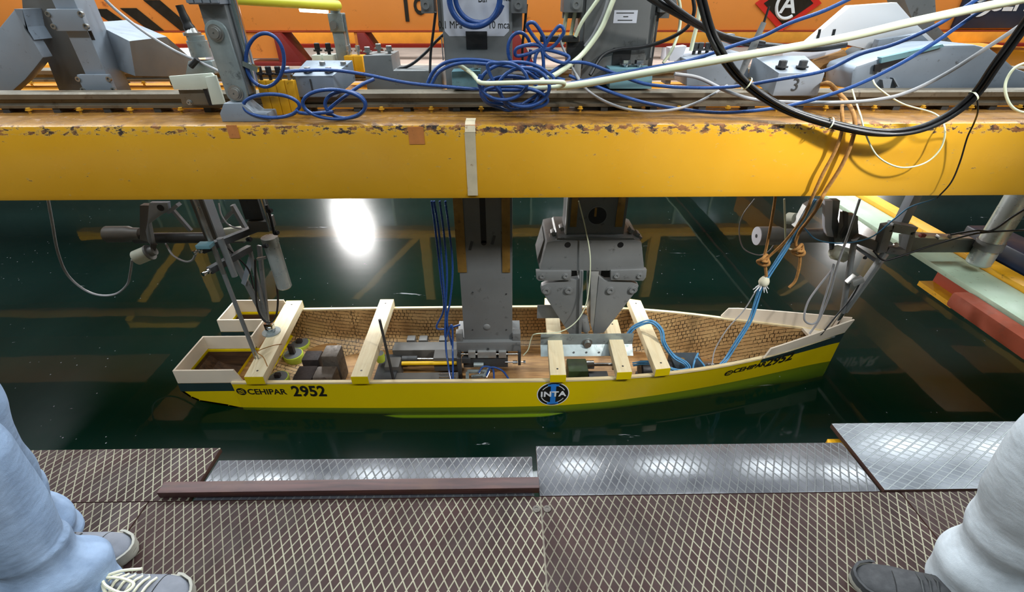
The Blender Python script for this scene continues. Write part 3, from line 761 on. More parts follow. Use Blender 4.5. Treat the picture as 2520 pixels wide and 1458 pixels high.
# inside bottom boards
mb = MB(); rows = []
for i in range(41):
    x = -1.32+(1.95+1.32)*i/40; z = -0.965; h = max(hull_half(x, z)-0.02, 0.004)
    rows.append([V((x, YC-h, z)), V((x, YC+h, z))])
mb.grid(rows); mb.build('bottom_board', M['brown_floor'], B, fixn=False)
# inner raised deck shelf near the bow
mb = MB(); rows = []
for i in range(13):
    x = 1.40+(1.74-1.40)*i/12; h = hull_half(x, -0.80)-TK
    rows.append([V((x, YC-h, -0.80)), V((x, YC-h+0.1, -0.80)), V((x, YC-h+0.1, -0.83)), V((x, YC-h, -0.83))])
mb.grid(rows, closed=True); mb.build('side_shelf', M['pine'], B, angle=30)

# stern pods either side of the slip
XA = -1.915
prof = [(XS+0.02, -0.665), (XA+0.0, -0.665), (XA-0.006, -0.722), (-1.884, -0.776), (-1.846, -0.806), (-1.687, -0.850), (XS+0.02, -0.888)]
def hy(x, z=-0.7): return hull_half(x, z)
for sgn, nm in ((-1, 'near'), (1, 'far')):
    yo = YC+sgn*0.368; yi = YC+sgn*0.045 if sgn < 0 else YC+0.125
    inn = 0.014*(-sgn)
    mb = MB()
    mb.prism([(x, yo, z) for x, z in prof], (0, inn, 0))
    mb.prism([(x, yi, z) for x, z in prof], (0, -inn, 0))
    ys = sorted((yo, yi))
    for (x0, z0), (x1, z1) in zip(prof[1:-1], prof[2:]):
        mb.prism([(x0, ys[0], z0), (x1, ys[0], z1), (x1+0.008, ys[0], z1+0.012), (x0+0.012, ys[0], z0+0.008)], (0, ys[1]-ys[0], 0))
    mb.build('stern_pod', M['hull_yellow'], B, angle=30)
    c0, c1 = ys[0]+0.015, ys[1]-0.015
    mb = MB(); fl = [(XS+0.02, -0.68), (XA+0.014, -0.68), (XA+0.012, -0.705), (-1.866, -0.758), (-1.83, -0.785), (-1.68, -0.815), (XS+0.02, -0.845)]
    for (x0, z0), (x1, z1) in zip(fl[1:-1], fl[2:]): mb.prism([(x0, c0, z0), (x1, c0, z1), (x1, c0, z1+0.004), (x0, c0, z0+0.004)], (0, c1-c0, 0))
    mb.prism([(x, c0, z) for x, z in fl], (0, 0.002, 0)); mb.prism([(x, c1-0.002, z) for x, z in fl], (0, 0.002, 0))
    mb.build('pod_lining', M['pod_dark'], B)
    mb = MB()
    e = 0.0016*sgn
    mb.prism([(XS+0.07, yo+e*0.2, -0.662), (XA-0.001, yo+e*0.2, -0.662), (XA-0.007, yo+e*0.2, -0.724), (XS+0.075, yo+e*0.2, -0.724)], (0, e*0.8, 0))
    mb.prism([(XA-0.0005, ys[0], -0.662), (XA-0.0066, ys[0], -0.722), (XA-0.0082, ys[0], -0.722), (XA-0.002, ys[0], -0.662)], (0, ys[1]-ys[0], 0))
    mb.prism([(XS, yi-e*0.2, -0.662), (XA-0.001, yi-e*0.2, -0.662), (XA-0.007, yi-e*0.2, -0.724), (XS, yi-e*0.2, -0.724)], (0, -e*0.8, 0))
    mb.build('stern_stripe', M['stripe_green'], B)
    # white boards standing on the pod
    mb = MB(); zt = -0.565
    x1 = -1.535
    mb.prism([(x1, yo, -0.66), (XA, yo, -0.66), (XA+0.005, yo, zt), (x1-0.03, yo, zt)], (0, inn*0.7, 0))
    mb.prism([(XS+0.0, yi, -0.66), (XA, yi, -0.66), (XA+0.005, yi, zt), (XS+0.0, yi, zt)], (0, -inn*0.7, 0))
    mb.prism([(XA, ys[0]+0.010, -0.66), (XA+0.010, ys[0]+0.010, -0.66), (XA+0.015, ys[0]+0.010, zt), (XA+0.005, ys[0]+0.010, zt)], (0, ys[1]-ys[0]-0.02, 0))
    mb.build('stern_board', M['board_white'], B)
mb = MB(); mb.boxb(XS-0.008, XS+0.002, YC-0.045, YC+0.125, -0.86, -0.565); mb.build('slip_board', M['board_white'], B)

# bow bulwark boards and stripe
for sgn in (-1, 1):
    mb = MB(); rows = []; x0 = 1.585 if sgn < 0 else 1.50
    for i in range(17):
        s = i/16; x = x0+(2.205-x0)*s; h = smooth_tab(BG, x) if x < 2.1 else interp(BG, x); zb = zg(x)+0.002
        zt = -0.575+0.07*s; fl = 0.012*(1-0.4*s)
        if i == 0: zt = zb+0.004
        if i == 1: x = x0+0.03; zt = -0.575
        rows.append([V((x, YC+sgn*(h+0.001), zb)), V((x+0.02*s, YC+sgn*(h+0.001+fl), zt)), V((x+0.02*s-0.004, YC+sgn*max(h+fl-0.008, 0.0), zt)), V((x-0.004, YC+sgn*max(h-0.008, 0.0), zb))])
    mb.grid(rows, closed=True); mb.build('bow_board', M['board_white'], B, angle=30)
    mb = MB(); rows = []
    for i in range(17):
        s = i/16; x = x0-0.0+(2.207-x0)*s; 
        zt = zg(x)+0.001; zb = zt-0.05-0.03*s
        rows.append([V((x, YC+sgn*(hull_half(x, zt-0.003)+0.0016), zt)), V((x-0.004*s, YC+sgn*(hull_half(x, zb)+0.0016), zb))])
    mb.grid(rows); mb.build('bow_stripe', M['stripe_green'], B, angle=30)
mb = MB(); mb.prism([(2.08, YC-0.03, -0.625), (2.08, YC+0.03, -0.625), (1.97, YC+0.065, -0.625), (1.97, YC-0.065, -0.625)], (0, 0, -0.02)); mb.build('bow_block', M['board_white'], B)
# bilge keels
for sgn in (-1, 1):
    mb = MB(); rows = []
    for i in range(25):
        s = i/24; x = -0.78+1.13*s; h = hull_half(x, -0.95); o_ = 0.022*min(1, s/0.1, (1-s)/0.1)
        rows.append([V((x, YC+sgn*(h-0.01), -0.935)), V((x, YC+sgn*(h+o_), -0.946)), V((x, YC+sgn*(h+o_), -0.953)), V((x, YC+sgn*(h-0.01), -0.947))])
    mb.grid(rows, closed=True); mb.build('bilge_keel', M['hull_yellow'], B, angle=30)
# lettering and badge on the near side, wrapped on the hull
def on_hull(x, z, out=0.0012): return V((x, YC-hull_half(x, z)-out-(0.0012 if x > 1.0 else 0.0), z))
def hull_text(body, size, x0, z0, slope=0.0, sx=1.0, bold=0.0, mat='letter_black', name='hull_lettering'):
    text_mb(body, size, lambda u, v, w_: on_hull(x0+u*sx, z0+v+u*sx*slope, 0.0012+w_), align='LEFT', bold=bold).build(name, M[mat], B, smooth=False)
def emblem(x, z, r):
    mb = MB(); ring = [on_hull(x+r*math.cos(a), z+r*math.sin(a), 0.0014) for a in [2*math.pi*k/28 for k in range(28)]]
    mb.poly(ring); mb.build('hull_emblem', M['letter_black'], B, smooth=False)
    mb = MB()
    for k in (-1, 0, 1):
        for j in range(8):
            u0, u1 = -0.6+j*0.15, -0.6+(j+1)*0.15
            f = lambda u: z+r*(0.42*k+0.12*math.sin(u*5))
            mb.poly([on_hull(x+r*u0, f(u0)-r*0.08, 0.003), on_hull(x+r*u1, f(u1)-r*0.08, 0.003), on_hull(x+r*u1, f(u1)+r*0.08, 0.003), on_hull(x+r*u0, f(u0)+r*0.08, 0.003)])
    mb.build('emblem_waves', M['hull_yellow'], B, smooth=False)
def hull_px(px, py):
    y = 2.02
    for _ in range(6):
        p = atY(px, py, y); y = YC-hull_half(p.x, p.z)
    return p
p = hull_px(594, 964); emblem(p.x, p.z, 0.029)
p = hull_px(609, 965); q = hull_px(711, 965)
hull_text('CEHIPAR', 0.062, p.x, p.z, 0.0, 0.93, 0.001)
p = hull_px(719, 965)
hull_text('2952', 0.116, p.x, p.z+0.002, 0.0, 0.86, 0.003)
p = hull_px(1794, 918); emblem(p.x, p.z, 0.027)
p = hull_px(1806, 913); hull_text('CEHIPAR', 0.062, p.x, p.z-0.004, 0.03, 0.93, 0.001)
p = hull_px(1888, 891); hull_text('2952', 0.112, p.x, p.z-0.016, 0.05, 0.9, 0.003)
p = hull_px(1361, 970); bx, bz = p.x, p.z
def disc(r0, r1, mat, name, out, a0=0, a1=360):
    mb = MB(); n = 40; rows = []
    for k in range(n+1):
        a = math.radians(a0+(a1-a0)*k/n)
        rows.append([on_hull(bx+r0*math.cos(a), bz+r0*math.sin(a), out), on_hull(bx+r1*math.cos(a), bz+r1*math.sin(a), out)])
    mb.grid(rows); mb.build(name, M[mat], B, smooth=False)
disc(0.001, 0.097, 'letter_white', 'badge_rim', 0.0012)
disc(0.001, 0.091, 'letter_black', 'badge_field', 0.002)
disc(0.070, 0.075, 'letter_white', 'badge_ring', 0.0028, 25, 150); disc(0.070, 0.075, 'letter_white', 'badge_ring', 0.0028, 200, 330)
text_mb('I', 0.2, lambda u, v, w_: on_hull(bx+u, bz+v, 0.0034+w_), bold=0.006).build('badge_figure', M['badge_blue'], B, smooth=False)
mb = MB()
for z_ in (0.073, -0.073):
    mb.poly([on_hull(bx+a, bz+z_+b_, 0.0036) for a, b_ in ((-0.034, -0.008), (0.034, -0.008), (0.034, 0.008), (-0.034, 0.008))])
mb.build('badge_figure', M['badge_blue'], B, smooth=False)
text_mb('INTA', 0.056, lambda u, v, w_: on_hull(bx+u*1.12, bz+v+0.002, 0.006+w_), bold=0.002, spacing=1.08).build('badge_lettering', M['letter_white'], B, smooth=False)

# cross planks (fixed to the hull)
PLK = []
def plank(n0, n1, f0, f1, zt, th, name='cross_plank', caps=True):
    """near-left, near-right, far-left, far-right plan corners"""
    mb = MB(); mb.prism([(n0[0], n0[1], zt-th), (n1[0], n1[1], zt-th), (f1[0], f1[1], zt-th), (f0[0], f0[1], zt-th)], (0, 0, th))
    o = mb.build(name, M['pine'], B, bevel=0.002)
    if caps:
        for a, b_, s in ((n0, n1, -1), (f0, f1, 1)):
            MB().prism([(a[0], a[1]+s*0.0008, zt-th+0.001), (b_[0], b_[1]+s*0.0008, zt-th+0.001), (b_[0], b_[1]+s*0.0008, zt-0.001), (a[0], a[1]+s*0.0008, zt-0.001)], (0, s*0.0015, 0)).build('plank_end_paint', M['hull_yellow'], o)
        for a, b_, k in ((n0, n1, 0.05), (f0, f1, -0.05)):
            MB().cyl(((a[0]+b_[0])/2, (a[1]+b_[1])/2+k, zt-0.0005), ((a[0]+b_[0])/2, (a[1]+b_[1])/2+k, zt+0.0008), 0.006, n=12).build('screw', M['dark_grey'], o)
    return o
zt = -0.592; th = 0.057
plank((-1.50, 2.012), (-1.392, 2.012), (-1.565, 2.80), (-1.452, 2.80), zt, th)
plank((-0.892, 2.005), (-0.795, 2.005), (-0.9, 2.806), (-0.803, 2.806), zt, th)
plank((0.249, 2.002), (0.341, 2.002), (0.276, 2.806), (0.366, 2.795), zt, th)
plank((0.637, 2.018), (0.725, 2.022), (0.655, 2.535), (0.745, 2.535), zt, th)
plank((0.868, 2.04), (0.958, 2.052), (0.872, 2.79), (0.958, 2.765), zt, th)
o = MB().boxb(-1.60, -1.52, 2.05, 2.76, -0.70, -0.672).build('stern_cross_rail', M['brown_floor'], B)

# ------------------------------------------------------------ water: a surface with the hull cut out of it
mb = MB()
N = 60
hole = []
for i in range(N+1):
    x = XS+(2.2-XS)*i/N; hole.append((x, max(hull_half(x, ZW)-0.006, 0.001)))
wx0, wx1, wy0, wy1 = -13.2, 13.2, -1.6, 8.95
for sgn, ye in ((-1, wy0), (1, wy1)):
    rows = []
    pts = [(wx0, 0.0)]+[(XS, 0.0)]+hole+[(2.2, 0.0), (wx1, 0.0)]
    for x, h in pts: rows.append([V((x, YC+sgn*h, ZW)), V((x, ye, ZW))])
    mb.grid(rows)
bmesh.ops.remove_doubles(mb.b, verts=mb.b.verts, dist=1e-5)
for f in mb.b.faces:
    f.normal_update()
    if f.normal.z < 0: f.normal_flip()
o = mb.build('water_surface', M['water'], fixn=False, smooth=False, base=V((0, 0, ZW))); tag(o, kind='structure')
# ------------------------------------------------------------ the two towers
def pxpoly(mb, pts, y, depth):
    """a plate whose front outline lies in the upright plane at distance y, with real thickness behind it"""
    return mb.prism([atY(a, b, y) for a, b in pts], (0, depth, 0))
def pxbox(mb, x0, y0, x1, y1, y, depth, sq=True):
    a, b = atY((x0+x1)/2, y0, y), atY((x0+x1)/2, y1, y)
    xa, xb = atY(x0, (y0+y1)/2, y).x, atY(x1, (y0+y1)/2, y).x
    return mb.boxb(xa, xb, y, y+depth, b.z, a.z)
def bolt_at(px, py, y, r, h=0.012, parent=None, name='bolt', mat='steel', socket=True):
    c = atY(px, py, y); mb = MB()
    mb.lathe(c, (0, -1, 0), [(0, r*1.35), (h*0.2, r*1.35), (h*0.2, r), (h, r), (h, r*0.45), (h*0.6, r*0.4)] if socket else [(0, r*1.3), (h*0.25, r*1.3), (h*0.25, r), (h, r*0.9)], 18)
    return mb.build(name, M[mat], parent, angle=30)
def topbolt(px, py, y, r, h, parent, mat='steel', name='bolt'):
    c = atY(px, py, y); mb = MB(); mb.cyl(c-V((0, 0, h*0.5)), c+V((0, 0, h*0.3)), r*0.55, n=12); mb.hexbolt(c+V((0, 0, h*0.1)), (0, 0, 1), r, h)
    return mb.build(name, M[mat], parent, angle=30)

YT = 2.42
T1 = thing('dynamometer_tower', 'tall grey tower with a dark slot and a white scale label on top', 'tower', (-0.12, YT+0.1, -0.78))
xa, xb = atY(1119, 500, YT).x, atY(1261, 500, YT).x
xm = (xa+xb)/2
zb = atY(1200, 846, YT).z
MB().boxb(xa, xb, YT, YT+0.2, zb, 1.9).build('column', M['tower_grey'], T1, bevel=0.006)
def strip(x0, x1, y0, y1, mat, nm, out, par):
    a, b = atY((x0+x1)/2, y0, YT), atY((x0+x1)/2, y1, YT)
    MB().boxb(atY(x0, (y0+y1)/2, YT).x, atY(x1, (y0+y1)/2, YT).x, YT-out, YT-0.0002, b.z, a.z).build(nm, M[mat], par, bevel=0.001)
strip(1120, 1143, 470, 670, 'brass', 'guide_strip', 0.006, T1)
strip(1235, 1255, 470, 670, 'brass', 'guide_strip', 0.006, T1)
a, b = atY(1186, 470, YT), atY(1188, 598, YT)
mb = MB(); mb.boxb(a.x-0.016, a.x+0.016, YT-0.0012, YT-0.0002, b.z, a.z); mb.lathe((a.x, YT-0.0002, b.z), (0, -1, 0), [(0, 0.016), (0.001, 0.016)], 24)
mb.build('slot', M['black'], T1)
for (x, y) in ((1158, 606), (1213, 592)):
    c = atY(x, y, YT-0.001); MB().bar(c+V((0.01, 0, 0.03)), c-V((0.006, 0, 0.026)), 0.0015, 0.016, (1, 0, 0.3)).build('tape_mark', M['dark_grey'], T1)
c = atY(1198, 806, YT); MB().sphere(c+V((0, 0.008, 0)), 0.028, 20, 12, (1, 0.6, 1)).build('boss', M['tower_grey'], T1)
for (x, y) in ((1163, 812), (1246, 812), (1163, 720), (1246, 724)): bolt_at(x, y, YT, 0.004, 0.004, T1, 'screw', 'dark_grey')
# foot block and the bearings under it
mb = MB(); pxbox(mb, 1124, 843, 1281, 866, YT-0.03, 0.24); mb.build('foot_block', M['tower_grey'], T1, bevel=0.003)
mb = MB(); pxbox(mb, 1122, 822, 1138, 843, YT-0.02, 0.05); mb.build('lug', M['grey_paint'], T1, bevel=0.003)
mb = MB(); pxbox(mb, 1262, 822, 1281, 843, YT-0.02, 0.05); mb.build('lug', M['grey_paint'], T1, bevel=0.003)
bolt_at(1201, 859, YT-0.03, 0.006, 0.006, T1, 'screw', 'dark_grey')
mb = MB(); a = atY(1128, 872, YT-0.03); b = atY(1278, 872, YT-0.03); mb.cyl(a, b, 0.008); mb.build('guide_shaft', M['chrome'], T1)
for x0, x1 in ((1152, 1170), (1175, 1221), (1227, 1246)):
    mb = MB(); pxbox(mb, x0, 867, x1, 882, YT-0.05, 0.05); mb.build('bearing_block', M['aluminium'], T1, bevel=0.003)
mb = MB(); pxbox(mb, 1127, 866, 1134, 884, YT-0.045, 0.06); mb.build('end_plate', M['dark_grey'], T1, bevel=0.002); mb = MB(); pxbox(mb, 1275, 866, 1282, 900, YT-0.045, 0.06); mb.build('end_plate', M['dark_grey'], T1, bevel=0.002)
mb = MB(); pxbox(mb, 1140, 882, 1250, 905, YT-0.04, 0.12); mb.build('load_cell_body', M['dark_grey'], T1, bevel=0.004)
mb = MB(); a = atY(1166, 898, YT-0.05); b = atY(1190, 898, YT-0.05); mb.cyl(a, b, 0.016); mb.build('load_cell', M['galvanised'], T1)
mb = MB(); a = atY(1243, 892, YT-0.04); b = atY(1262, 892, YT-0.04); mb.cyl(a, b, 0.005); mb.lathe(b, (1, 0, 0), [(0, 0.012), (0.03, 0.012)], 6); mb.cyl(b, b+V((0.075, 0, 0)), 0.004); mb.lathe(b+V((0.07, 0, 0)), (1, 0, 0), [(0, 0.012), (0.015, 0.012)], 6); mb.build('rod_end', M['chrome'], T1)
mb = MB(); pxbox(mb, 1126, 884, 1136, 935, YT-0.06, 0.03); pxbox(mb, 1136, 884, 1158, 895, YT-0.06, 0.03); mb.build('hanger_bracket', M['dark_grey'], T1, bevel=0.002)
# upper part of the first tower: label, square pad, guide blocks
a, b = atY(1084, -40, YT), atY(1257, 89, YT)
pts = [(a.x+0.004, b.z+0.02), (a.x+0.024, b.z), (b.x-0.03, b.z), (b.x-0.008, b.z+0.02), (b.x-0.008, a.z), (a.x+0.004, a.z)]
MB().prism([(x, YT-0.0016, z) for x, z in pts], (0, 0.0012, 0)).build('scale_label', M['label_white'], T1)
def ttext(body, px, py, size, par, y=YT, mat='letter_black', sx=0.85, nm='label_lettering'):
    c = atY(px, py, y); text_mb(body, size, lambda u, v, w_: V((c.x+u*sx, y-0.0022-w_*0.5, c.z+v))).build(nm, M[mat], par, smooth=False)
ttext('0,1 MPa', 1108, 62, 0.042, T1, sx=0.8); ttext('10 mca', 1228, 62, 0.042, T1, sx=0.8); ttext('Bar', 1189, -3, 0.042, T1, sx=0.8); ttext('mca', 1243, -5, 0.036, T1, sx=0.8)
strip(1147, 1199, 77, 121, 'black', 'square_pad', 0.004, T1)
for x in (1087, 1255):
    a, b = atY(x, 92, YT), atY(x+3, 148, YT); MB().cyl((a.x, YT-0.006, b.z), (a.x, YT-0.006, a.z), 0.003, n=10).build('edge_rod', M['chrome'], T1)
for x0, x1 in ((1034, 1066), (1258, 1297)):
    mb = MB(); pxbox(mb, x0, -30, x1, 33, YT-0.03, 0.12); mb.build('guide_block', M['tower_grey'], T1, bevel=0.004)
    bolt_at((x0+x1)/2-2, 12, YT-0.03, 0.017, 0.01, T1, 'bolt', 'grey_paint')
mb = MB(); a = atY(1075, 30, YT-0.01); mb.boxb(a.x, xa, YT+0.02, YT+0.06, 1.10, 1.3); mb.build('cross_arm', M['tower_grey'], T1); mb = MB(); a = atY(1258, 15, YT); mb.boxb(xb, a.x+0.05, YT+0.02, YT+0.06, 1.10, 1.3); mb.build('cross_arm', M['tower_grey'], T1)

T2 = thing('clamp_tower', 'grey tower with a round hole and a wide two-winged clamp over the boat', 'tower', (0.5, YT+0.1, -0.6))
xa2, xb2 = atY(1398, 500, YT).x, atY(1546, 500, YT).x
zf = atY(1470, 584, YT).z
mb = MB(); mb.boxb(xa2, xb2, YT, YT+0.2, zf, 1.9); mb.build('column', M['tower_grey'], T2, bevel=0.005)
c = atY(1470, 531, YT)
MB().lathe((c.x, YT+0.0, c.z), (0, -1, 0), [(-0.002, 0.056), (0.003, 0.056), (0.003, 0.051), (-0.0005, 0.051)], 36).build('hole_rim', M['grey_paint'], T2)
MB().lathe((c.x, YT-0.0003, c.z), (0, -1, 0), [(0, 0.0505), (0.0006, 0.0505)], 36).build('round_hole', M['black'], T2)
MB().bar((c.x-0.012, YT-0.0015, c.z-0.005), (c.x-0.012, YT-0.0015, c.z+0.047), 0.003, 0.012, (1, 0, 0)).build('hole_pin', M['brass'], T2)
strip(1405, 1421, 480, 558, 'brass', 'guide_strip', 0.006, T2)
strip(1518, 1536, 480, 558, 'brass', 'guide_strip', 0.006, T2)
mb = MB(); a, b = atY(1390, 470, YT), atY(1394, 576, YT); mb.boxb(b.x-0.008, b.x, YT-0.01, YT+0.03, b.z, a.z); mb.build('edge_strip', M['aluminium'], T2)
mb = MB(); pxpoly(mb, [(1373, 586), (1559, 586), (1566, 593), (1366, 593)], YT-0.05, 0.30); mb.build('flange', M['tower_grey'], T2, bevel=0.003)
mb = MB(); pxpoly(mb, [(1346, 597), (1366, 592.5), (1566, 592.5), (1579, 597), (1586, 667), (1328, 667)], YT-0.06, 0.32); mb.build('clamp_body', M['tower_grey'], T2, bevel=0.004)
for x in (1397, 1527):
    q = atY(x, 603, YT-0.06); MB().lathe((q.x, q.y-0.0002, q.z), (0, -1, 0), [(0, 0.0175), (0.0006, 0.0175)], 24).build('bore', M['black'], T2)
for sx in (-1, 1):
    mb = MB()
    for (x, y) in (((1361, 572), (1352, 585), (1382, 560)) if sx < 0 else ((1567, 575), (1572, 583), (1552, 566))):
        q = atY(x, y, YT+0.02); mb.box(q, (0.022, 0.05, 0.026), Matrix.Rotation(0.5*sx, 3, 'Y'))
    mb.build('side_lug', M['grey_paint'], T2, bevel=0.004)
mb = MB(); pxpoly(mb, [(1322, 640), (1338, 590), (1346, 597), (1328, 667)], YT+0.02, 0.2); mb.build('side_cheek', M['grey_paint'], T2, bevel=0.003)
for pts in ([(1319, 668), (1406, 668), (1405, 690), (1326, 692), (1320, 687)], [(1503, 667), (1592, 664), (1590, 683), (1583, 692), (1503, 690)]):
    mb = MB(); pxpoly(mb, pts, YT-0.075, 0.03); mb.build('link_plate', M['tower_grey'], T2, bevel=0.003)
for x, y in ((1334, 680), (1392, 680), (1517, 679), (1574, 679)): bolt_at(x, y, YT-0.075, 0.015, 0.008, T2, 'pivot_bolt', 'grey_paint')
mb = MB(); pxpoly(mb, [(1333, 705), (1350, 697), (1424, 688), (1433, 680), (1426, 823), (1401, 823), (1331, 714)], YT-0.06, 0.045); mb.build('wing_plate', M['tower_grey'], T2, bevel=0.003)
mb = MB(); pxpoly(mb, [(1474, 682), (1490, 692), (1552, 693), (1572, 704), (1568, 714), (1486, 820), (1460, 823)], YT-0.06, 0.045); mb.build('wing_plate', M['tower_grey'], T2, bevel=0.003)
for x, y in ((1344, 715), (1399, 714), (1502, 714), (1557, 713)): bolt_at(x, y, YT-0.06, 0.022, 0.012, T2, 'pivot_bolt', 'grey_paint')
mb = MB(); pxpoly(mb, [(1427, 668), (1436, 668), (1431, 823), (1424, 823)], YT-0.075, 0.2); mb.build('inner_flange', M['grey_paint'], T2, bevel=0.002)
mb = MB(); pxpoly(mb, [(1454, 668), (1474, 668), (1461, 823), (1453, 800)], YT-0.055, 0.16); mb.build('inner_flange', M['aluminium'], T2, bevel=0.002)  # lighter metal than its twin: light on this face put into the colour
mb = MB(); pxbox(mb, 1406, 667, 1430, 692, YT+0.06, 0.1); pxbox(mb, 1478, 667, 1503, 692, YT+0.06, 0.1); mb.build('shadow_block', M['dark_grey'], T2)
a, b = atY(1433, 780, YT-0.04), atY(1441, 812, YT-0.04)
mb = MB(); mb.cyl(a, b, 0.033, 0.031, 24); mb.build('bush', M['grey_paint'], T2, bevel=0.003)
mb = MB(); mb.cyl(b, b+V((0.02, -0.01, -0.07)), 0.014); mb.build('bush_rod', M['steel'], T2)
# angle bracket under the clamp
a, b = atY(1331, 824, YT-0.10), atY(1560, 824, YT-0.10)
z0 = atY(1445, 850, YT-0.10).z
AB = thing('angle_bracket', 'galvanised steel angle hanging across below the clamp with one big bolt', 'bracket', ((a.x+b.x)/2, YT-0.1, z0-0.06))
mb = MB(); mb.prism([(0+a.x, YT-0.10, a.z), (a.x, YT-0.095, a.z), (a.x, YT-0.095, z0+0.004), (a.x, YT-0.155, z0-0.045), (a.x, YT-0.16, z0-0.041), (a.x, YT-0.10, z0+0.006)], (b.x-a.x, 0, 0)); mb.build('angle', M['galvanised'], AB, bevel=0.001)
bolt_at(1445, 843, YT-0.10, 0.024, 0.03, AB, 'bolt', 'steel', False)
for k in range(7):
    q = atY(1350+k*31, 868, YT-0.142); MB().lathe(q+V((0, -0.003, 0.003)), (0, -0.75, 0.66), [(0, 0.006), (0.0015, 0.006)], 12).build('rivet_hole', M['dark_grey'], AB)

t = thing('grey_pad', 'small flat grey plate hanging at the left of the clamp above the third plank', 'plate', (atY(1350, 783, YT).x, YT, atY(1350, 783, YT).z))
mb = MB(); pxbox(mb, 1322, 753, 1384, 784, YT+0.0, 0.012); mb.build('plate', M['grey_paint'], t, bevel=0.002)
mb = MB(); mb.bar(atY(1378, 757, YT+0.02), atY(1392, 700, YT+0.02), 0.02, 0.012); mb.build('hanger', M['grey_paint'], t)
# upper part of the second tower
mb = MB(); a, b = atY(1436, 100, YT-0.03), atY(1592, 100, YT-0.03); mb.boxb(a.x, b.x, YT-0.03, YT-0.001, 0.90, 1.9); mb.build('front_plate', M['tower_grey'], T2, bevel=0.004)
mb = MB(); a, b = atY(1512, 25, YT-0.031), atY(1566, 57, YT-0.031); mb.boxb(a.x, b.x, YT-0.0315, YT-0.0302, b.z, a.z); lab = mb.build('notice_label', M['label_white'], T2)
mb = MB()
for y_, x0, x1 in ((32, 1517, 1560), (41, 1534, 1546), (50, 1520, 1556)):
    p_, q_ = atY(x0, y_-1.2, YT-0.0318), atY(x1, y_+1.2, YT-0.0318); mb.boxb(p_.x, q_.x, YT-0.0322, YT-0.0316, q_.z, p_.z)
mb.build('print_lines', M['dark_grey'], lab)
for x0, x1 in ((1388, 1436), (1628, 1664)):
    mb = MB(); pxbox(mb, x0, -30, x1, 31, YT-0.04, 0.14); mb.build('guide_block', M['tower_grey'], T2, bevel=0.004)
    bolt_at((x0+x1)/2+6, 11, YT-0.04, 0.018, 0.01, T2, 'bolt', 'grey_paint')
mb = MB(); a, b = atY(1390, 20, YT), atY(1660, 20, YT); mb.boxb(a.x, b.x, YT+0.06, YT+0.10, 1.15, 1.3); mb.build('cross_arm', M['tower_grey'], T2)
for (x0, y0, x1, y1) in ((1613, 38, 1600, 142),):
    p_, q_ = atY(x0, y0, YT-0.01), atY(x1, y1, YT-0.01); MB().cyl(p_, q_, 0.005, n=10).build('edge_rod', M['chrome'], T2)
mb = MB(); pxbox(mb, 1588, 30, 1612, 200, YT+0.01, 0.12); mb.build('side_channel', M['dark_grey'], T2, bevel=0.003)
mb = MB(); pxbox(mb, 1508, 118, 1552, 160, YT-0.034, 0.004); mb.build('square_pad', M['black'], T2)

# ------------------------------------------------------------ clamp blocks, shims and bolts along the rails
def block(name, label, cat, pts, y, depth, mat, skew=(0, 0), bev=0.004):
    t = thing(name, label, cat, (atY(*pts[0], y).x, y+depth/2, atY(*pts[-1], y).z))
    mb = MB(); f = [atY(a, b, y) for a, b in pts]
    mb.prism(f, (0, depth, 0)); mb.build('block_body', M[mat], t, bevel=bev)
    return t
yb = 2.265
t = thing('clamp_block', 'blue grey clamp block painted with the number 1 on the front rail', 'block', (atY(773, 238, yb).x, yb+0.06, 0.83))
a, b = atY(718, 187, yb), atY(828, 239, yb); cxr = atY(876, 200, 2.42).x
MB().prism([(a.x, yb, b.z), (b.x, yb, b.z), (cxr, 2.42, b.z+0.045), (a.x+0.02, 2.42, b.z+0.045), ], (0, 0, a.z-b.z)).build('block_body', M['blue_grey'], t, bevel=0.003)
ttext('1', 767, 212, 0.075, t, yb, 'dark_grey', 1.0, 'painted_number')
for x, y, yy in ((758, 178, 2.30), (810, 178, 2.30), (795, 164, 2.38), (846, 164, 2.38)): topbolt(x, y, yy, 0.014, 0.02, t)
ys_ = 2.235
for k in range(4):
    x0 = 630+k*23.0
    t = thing('shim_plate', ['yellow shim plate nearest the clevis post foot', 'yellow shim plate second from the clevis post foot', 'yellow shim plate second from the numbered clamp block', 'yellow shim plate touching the numbered clamp block'][k], 'shim', (atY(x0+10, 250, ys_).x, ys_+0.02, BT))
    a, b = atY(x0, 199, ys_), atY(x0+22, 199, ys_)
    MB().boxb(a.x, b.x, ys_, ys_+0.045, BT, a.z).build('plate', M['shim_yellow'], t, bevel=0.002)
    if k != 1 or True:
        topbolt(x0+11, 186, ys_+0.022, 0.013, 0.034, t, 'black' if k < 3 else 'steel')
# rear cream blocks and yellow shims
for k, (x0, x1, lab) in enumerate(((770, 792, 'beige clamp block with a black bolt on the rear rail, left of its pair'), (797, 822, 'beige clamp block with a black bolt on the rear rail, nearer the clevis post'))):
    yy = 2.86; t = thing('clamp_block', lab, 'block', (atY(x0+10, 165, yy).x, yy+0.05, 0.87))
    mb = MB(); pxbox(mb, x0, 136, x1, 175, yy, 0.09); mb.build('block_body', M['cream_block'], t, bevel=0.003); topbolt(x0+13, 128, yy+0.04, 0.016, 0.04, t, 'black')
for k in range(2):
    yy = 2.84; x0 = 849+k*22.5
    t = thing('shim_plate', 'yellow shim plate on the rear rail beside the dark clamp block, %s one' % ('left' if k == 0 else 'right'), 'shim', (atY(x0+10, 175, yy).x, yy+0.04, 0.84))
    mb = MB(); pxbox(mb, x0, 138, x0+22, 178, yy, 0.08); mb.build('plate', M['shim_yellow'], t, bevel=0.002); topbolt(x0+10, 128, yy+0.04, 0.014, 0.03, t, 'chrome')
yy = 2.50
